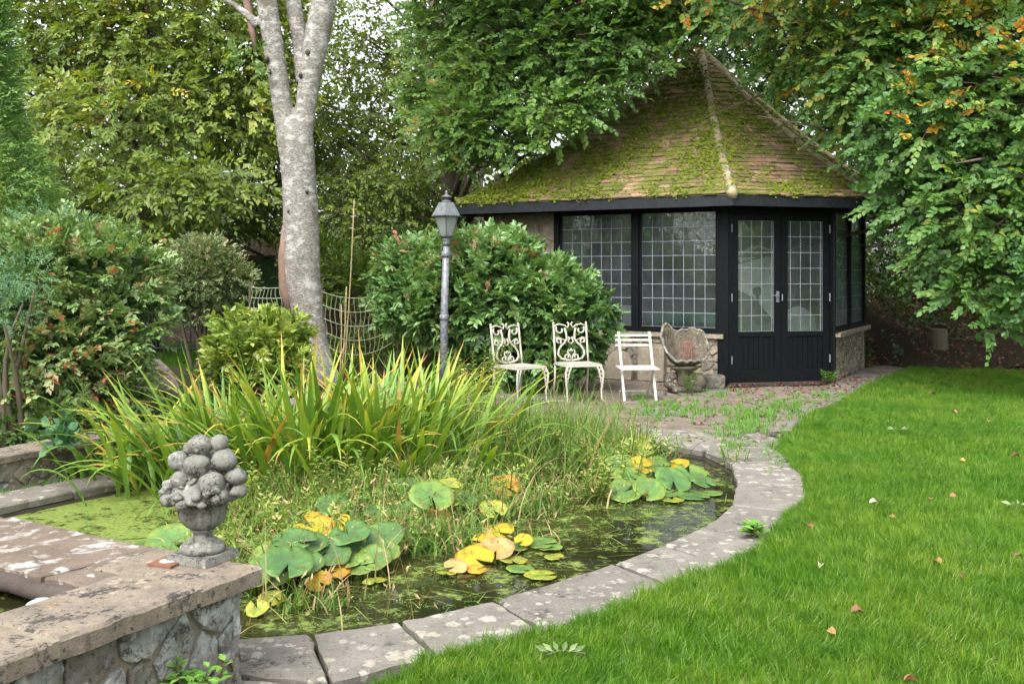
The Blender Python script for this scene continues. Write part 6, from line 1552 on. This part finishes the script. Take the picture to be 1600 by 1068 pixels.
wind = np.column_stack([(fbm(LP_*[2.2, 2.2, 1]+3, 2)-.5)*1.5, (fbm(LP_*[2.2, 2.2, 1]+9, 2)-.5)*1.5]) + rg.normal(size=(n_, 2))*.15
grass_m = [tuft_mesh(500+i, 36, .060, .028, .0025, vm=.15+.10*i) for i in range(6)]
scatter('lawn_grass', 'long soft bright green lawn grass', 'grass', LP_, rg.uniform(-.6, .6, n_), wind, scl, grass_m, LM['grass'])
BL = rg.uniform([-9, 14.4], [-2.6, 20], (7000, 2)); BL = np.column_stack([BL, np.full(len(BL), -.03)]); BL = BL[inpoly(BL, [(-9, 15.2), (-3.2, 14.4), (-2.6, 17), (-4, 20.5), (-10, 20.5)])]
scatter('back_lawn_grass', 'shaded patch of lawn grass beyond the shrub bed', 'grass', BL, rg.uniform(0, 6, len(BL)), np.zeros((len(BL), 2)), rg.uniform(.9, 1.5, len(BL)), grass_m[:3], LM['grass'])
# weeds in the terrace joints
tw = []
for (a, b, sx, sy, n_) in ((1020, 645, 30, 6, 90), (1080, 640, 40, 7, 160), (1180, 650, 35, 10, 260), (1230, 635, 30, 8, 150), (1160, 670, 30, 6, 120), (960, 640, 12, 5, 40), (1215, 715, 20, 10, 60), (1240, 690, 18, 12, 90), (820, 645, 30, 5, 50), (1290, 620, 22, 5, 70), (1130, 618, 25, 4, 50), (1000, 625, 10, 5, 40), (910, 620, 20, 4, 35), (870, 660, 40, 5, 30), (1270, 655, 14, 8, 60), (1150, 700, 15, 10, 50)):
    for k in range(int(n_*.7)):
        g = gr(a+rg.normal()*sx*.8, b+rg.normal()*sy, -.01); tw.append(g)
tw = np.array(tw); tw = tw[~inpoly(tw, POND)]; n_ = len(tw)
scatter('terrace_weeds', 'grassy weeds sprouting from the terrace joints', 'weeds', tw, rg.uniform(0, 6, n_), rg.normal(size=(n_, 2))*.15, rg.uniform(.5, 1.5, n_)*.8, [tuft_mesh(600+i, 12, .075, .022, .006, .5, .6) for i in range(3)], LM['weed'])
# tufts along the wall foot and slab edges
ed = []
for i in range(len(JN)-1):
    (a0, b0), (a1, b1) = JN[i], JN[i+1]
    for k in range(14):
        s_ = rg.random(); q = rg.random()
        if i >= 14 or i in (7, 8, 9, 10): p = np.array(b0)*(1-s_)+np.array(b1)*s_; ed.append((p[0]+rg.normal()*.03, p[1]+rg.normal()*.03, -.01))
for k in range(260): p = bw(rg.uniform(0, WL), .05+abs(rg.normal())*.05); ed.append((p[0], p[1], -.02))
ed = np.array(ed); n_ = len(ed); scatter('edge_weeds', 'small weeds along the bed wall and slab edges', 'weeds', ed, rg.uniform(0, 6, n_), rg.normal(size=(n_, 2))*.2, rg.uniform(.4, 1.2, n_)*.8, [tuft_mesh(620+i, 10, .06, .025, .007, .4, .7) for i in range(3)], LM['weed'])

# dead leaves
def litter(name, label, P, size, mat, seed, vr=(0, 1), par=None):
    rs_ = np.random.default_rng(seed); n = len(P); D = np.column_stack([np.cos(a := rs_.uniform(0, 6.28, n)), np.sin(a), rs_.normal(size=n)*.15])
    fb = FB(); tm = (T_FOLD[0]*[1.15, 1, 2.2], T_FOLD[1]); fb.put(*leaves_np(P, D, np.array([0, 0, 1.])+rs_.normal(size=(n, 3))*.35, size*rs_.uniform(.6, 1.3, n), tm, rs_.uniform(*vr, n)))
    o = fb.build(name, mat); tag(o, label, 'leaves', kind='stuff'); return o
n_ = 1000; x = rg.uniform(0, 1, n_); P = []
for k in range(n_):
    if k % 3: g = gr(rg.uniform(1130, 1400), 588+rg.exponential(14), -.002)
    else: g = gr(rg.uniform(880, 1300), rg.uniform(600, 690), -.002)
    P.append(g)
P = np.array(P); P = P[~inpoly(P, POND) & ~inpoly(P, LAWN) & ~inpoly(P, [P0, P1, P2, P3] + BACK)]; P = P[(P[:, 1] < 15.5)]
litter('terrace_litter', 'reddish brown fallen leaves scattered over the terrace', P, .05, LM['litter'], 701, (0, .55))
n_ = 5000; Pb = np.column_stack([rg.uniform(5.2, 14, n_), rg.uniform(14.0, 19, n_)]); e = np.where(Pb[:, 0] < 6, 15.3, 14.3-(Pb[:, 0]-6)*.06); hh = .95*np.clip((Pb[:, 1]-e)/3.2, 0, 1)**1.1*np.clip((Pb[:, 0]-4.6)/1.5, 0, 1)
Pb = np.column_stack([Pb, hh+.03]); Pb = Pb[Pb[:, 1] > e-.3*rg.random(n_)]
litter('bank_litter', 'brown beech leaves covering the dark bank', Pb, .07, LM['litter'], 702, (0, .5))
# the larger fallen leaves on the lawn, one by one
FLV = [((1329, 955), .035, .45, 'brown curled leaf on the near lawn'), ((1306, 990), .03, .75, 'tan leaf in the lawn just below the curled brown leaf'), ((1284, 882), .03, 1., 'pale grey leaf in the middle of the lawn'), ((1358, 785), .035, 1., 'pale upright leaf on the lawn near the edging'), ((1270, 823), .035, .4, 'reddish leaf by the lawn edge near the pond'),
       ((1455, 778), .03, .6, 'orange brown leaf on the right lawn'), ((1484, 775), .03, .7, 'light tan leaf beside the orange brown leaf'), ((1472, 880), .032, .65, 'ochre leaf on the right of the near lawn'), ((1504, 898), .03, .3, 'curled brown leaf towards the right edge'), ((1583, 868), .03, .35, 'dark brown leaf at the right picture edge'),
       ((1398, 808), .025, .6, 'small rusty leaf in mid lawn'), ((1317, 650), .04, .1, 'dark brown leaf near the terrace end of the lawn'), ((1452, 615), .045, .25, 'brown leaf near the far bank'), ((1496, 645), .04, .7, 'tan leaf on the far lawn'), ((1545, 657), .045, .75, 'pale tan leaf on the far right lawn'), ((1412, 1062), .03, .6, 'reddish leaf at the bottom picture edge'), ((1508, 720), .03, .9, 'small yellow leaf on the right lawn'), ((1258, 598), .04, .5, 'orange leaf beside the terrace'), ((1581, 712), .04, .1, 'dark leaf pair at the right of the lawn')]
for i, (q, s_, v, lb) in enumerate(FLV):
    g = gr(*q, .045); rs_ = np.random.default_rng(800+i); V, F, A = leaves_np(np.array([[0, 0, 0.]]), np.array([[math.cos(i*2.1), math.sin(i*2.1), .2]]), np.array([[rs_.normal()*.5, rs_.normal()*.4-.3, 1]]), s_*1.6, (T_ROUND[0]*[rs_.uniform(.8, 1.3), 1, rs_.uniform(2, 6)],)+T_ROUND[1:], np.array([v]))
    me = mesh_np(V, F, {'v': A}, False, 'fallen_leaf'); o = link_mesh('fallen_leaf', me, LM['litter'], None, g); tag(o, lb, 'leaf', 'fallen leaves on the lawn')
    md = o.modifiers.new('thick', 'SOLIDIFY'); md.thickness = .001
for i, (q, lb, n_) in enumerate((((880, 1022), 'fallen silvery green leafy sprig on the near grass', 6), ((1405, 672), 'dark fallen leafy sprig on the far grass', 7), ((1590, 790), 'grey green fallen sprig at the right edge', 4))):
    g = gr(*q, .05); rs_ = np.random.default_rng(820+i); P = np.array([[.018*(k-n_/2), 0, .01] for k in range(n_)]); D = np.column_stack([np.linspace(-.8, .8, n_), rs_.choice([-1., 1.], n_)*.5, np.full(n_, .25)])
    t = thing('leafy_sprig', lb, 'sprig', g); V, F, A = leaves_np(P, D, np.tile([0, -1., .5], (n_, 1)), .06, T_LANCE, rs_.uniform(.3, .75, n_)); me = mesh_np(V, F, {'v': A}, False, 'leaves'); link_mesh('leaves', me, LM['varieg'], t, g)
    mb = MB(); mb.tube([g+[-.06, 0, 0], g+[0, .01, .012], g+[.08, 0, .004]], .0022, 4); mb.build('stem', M['stem'], t)
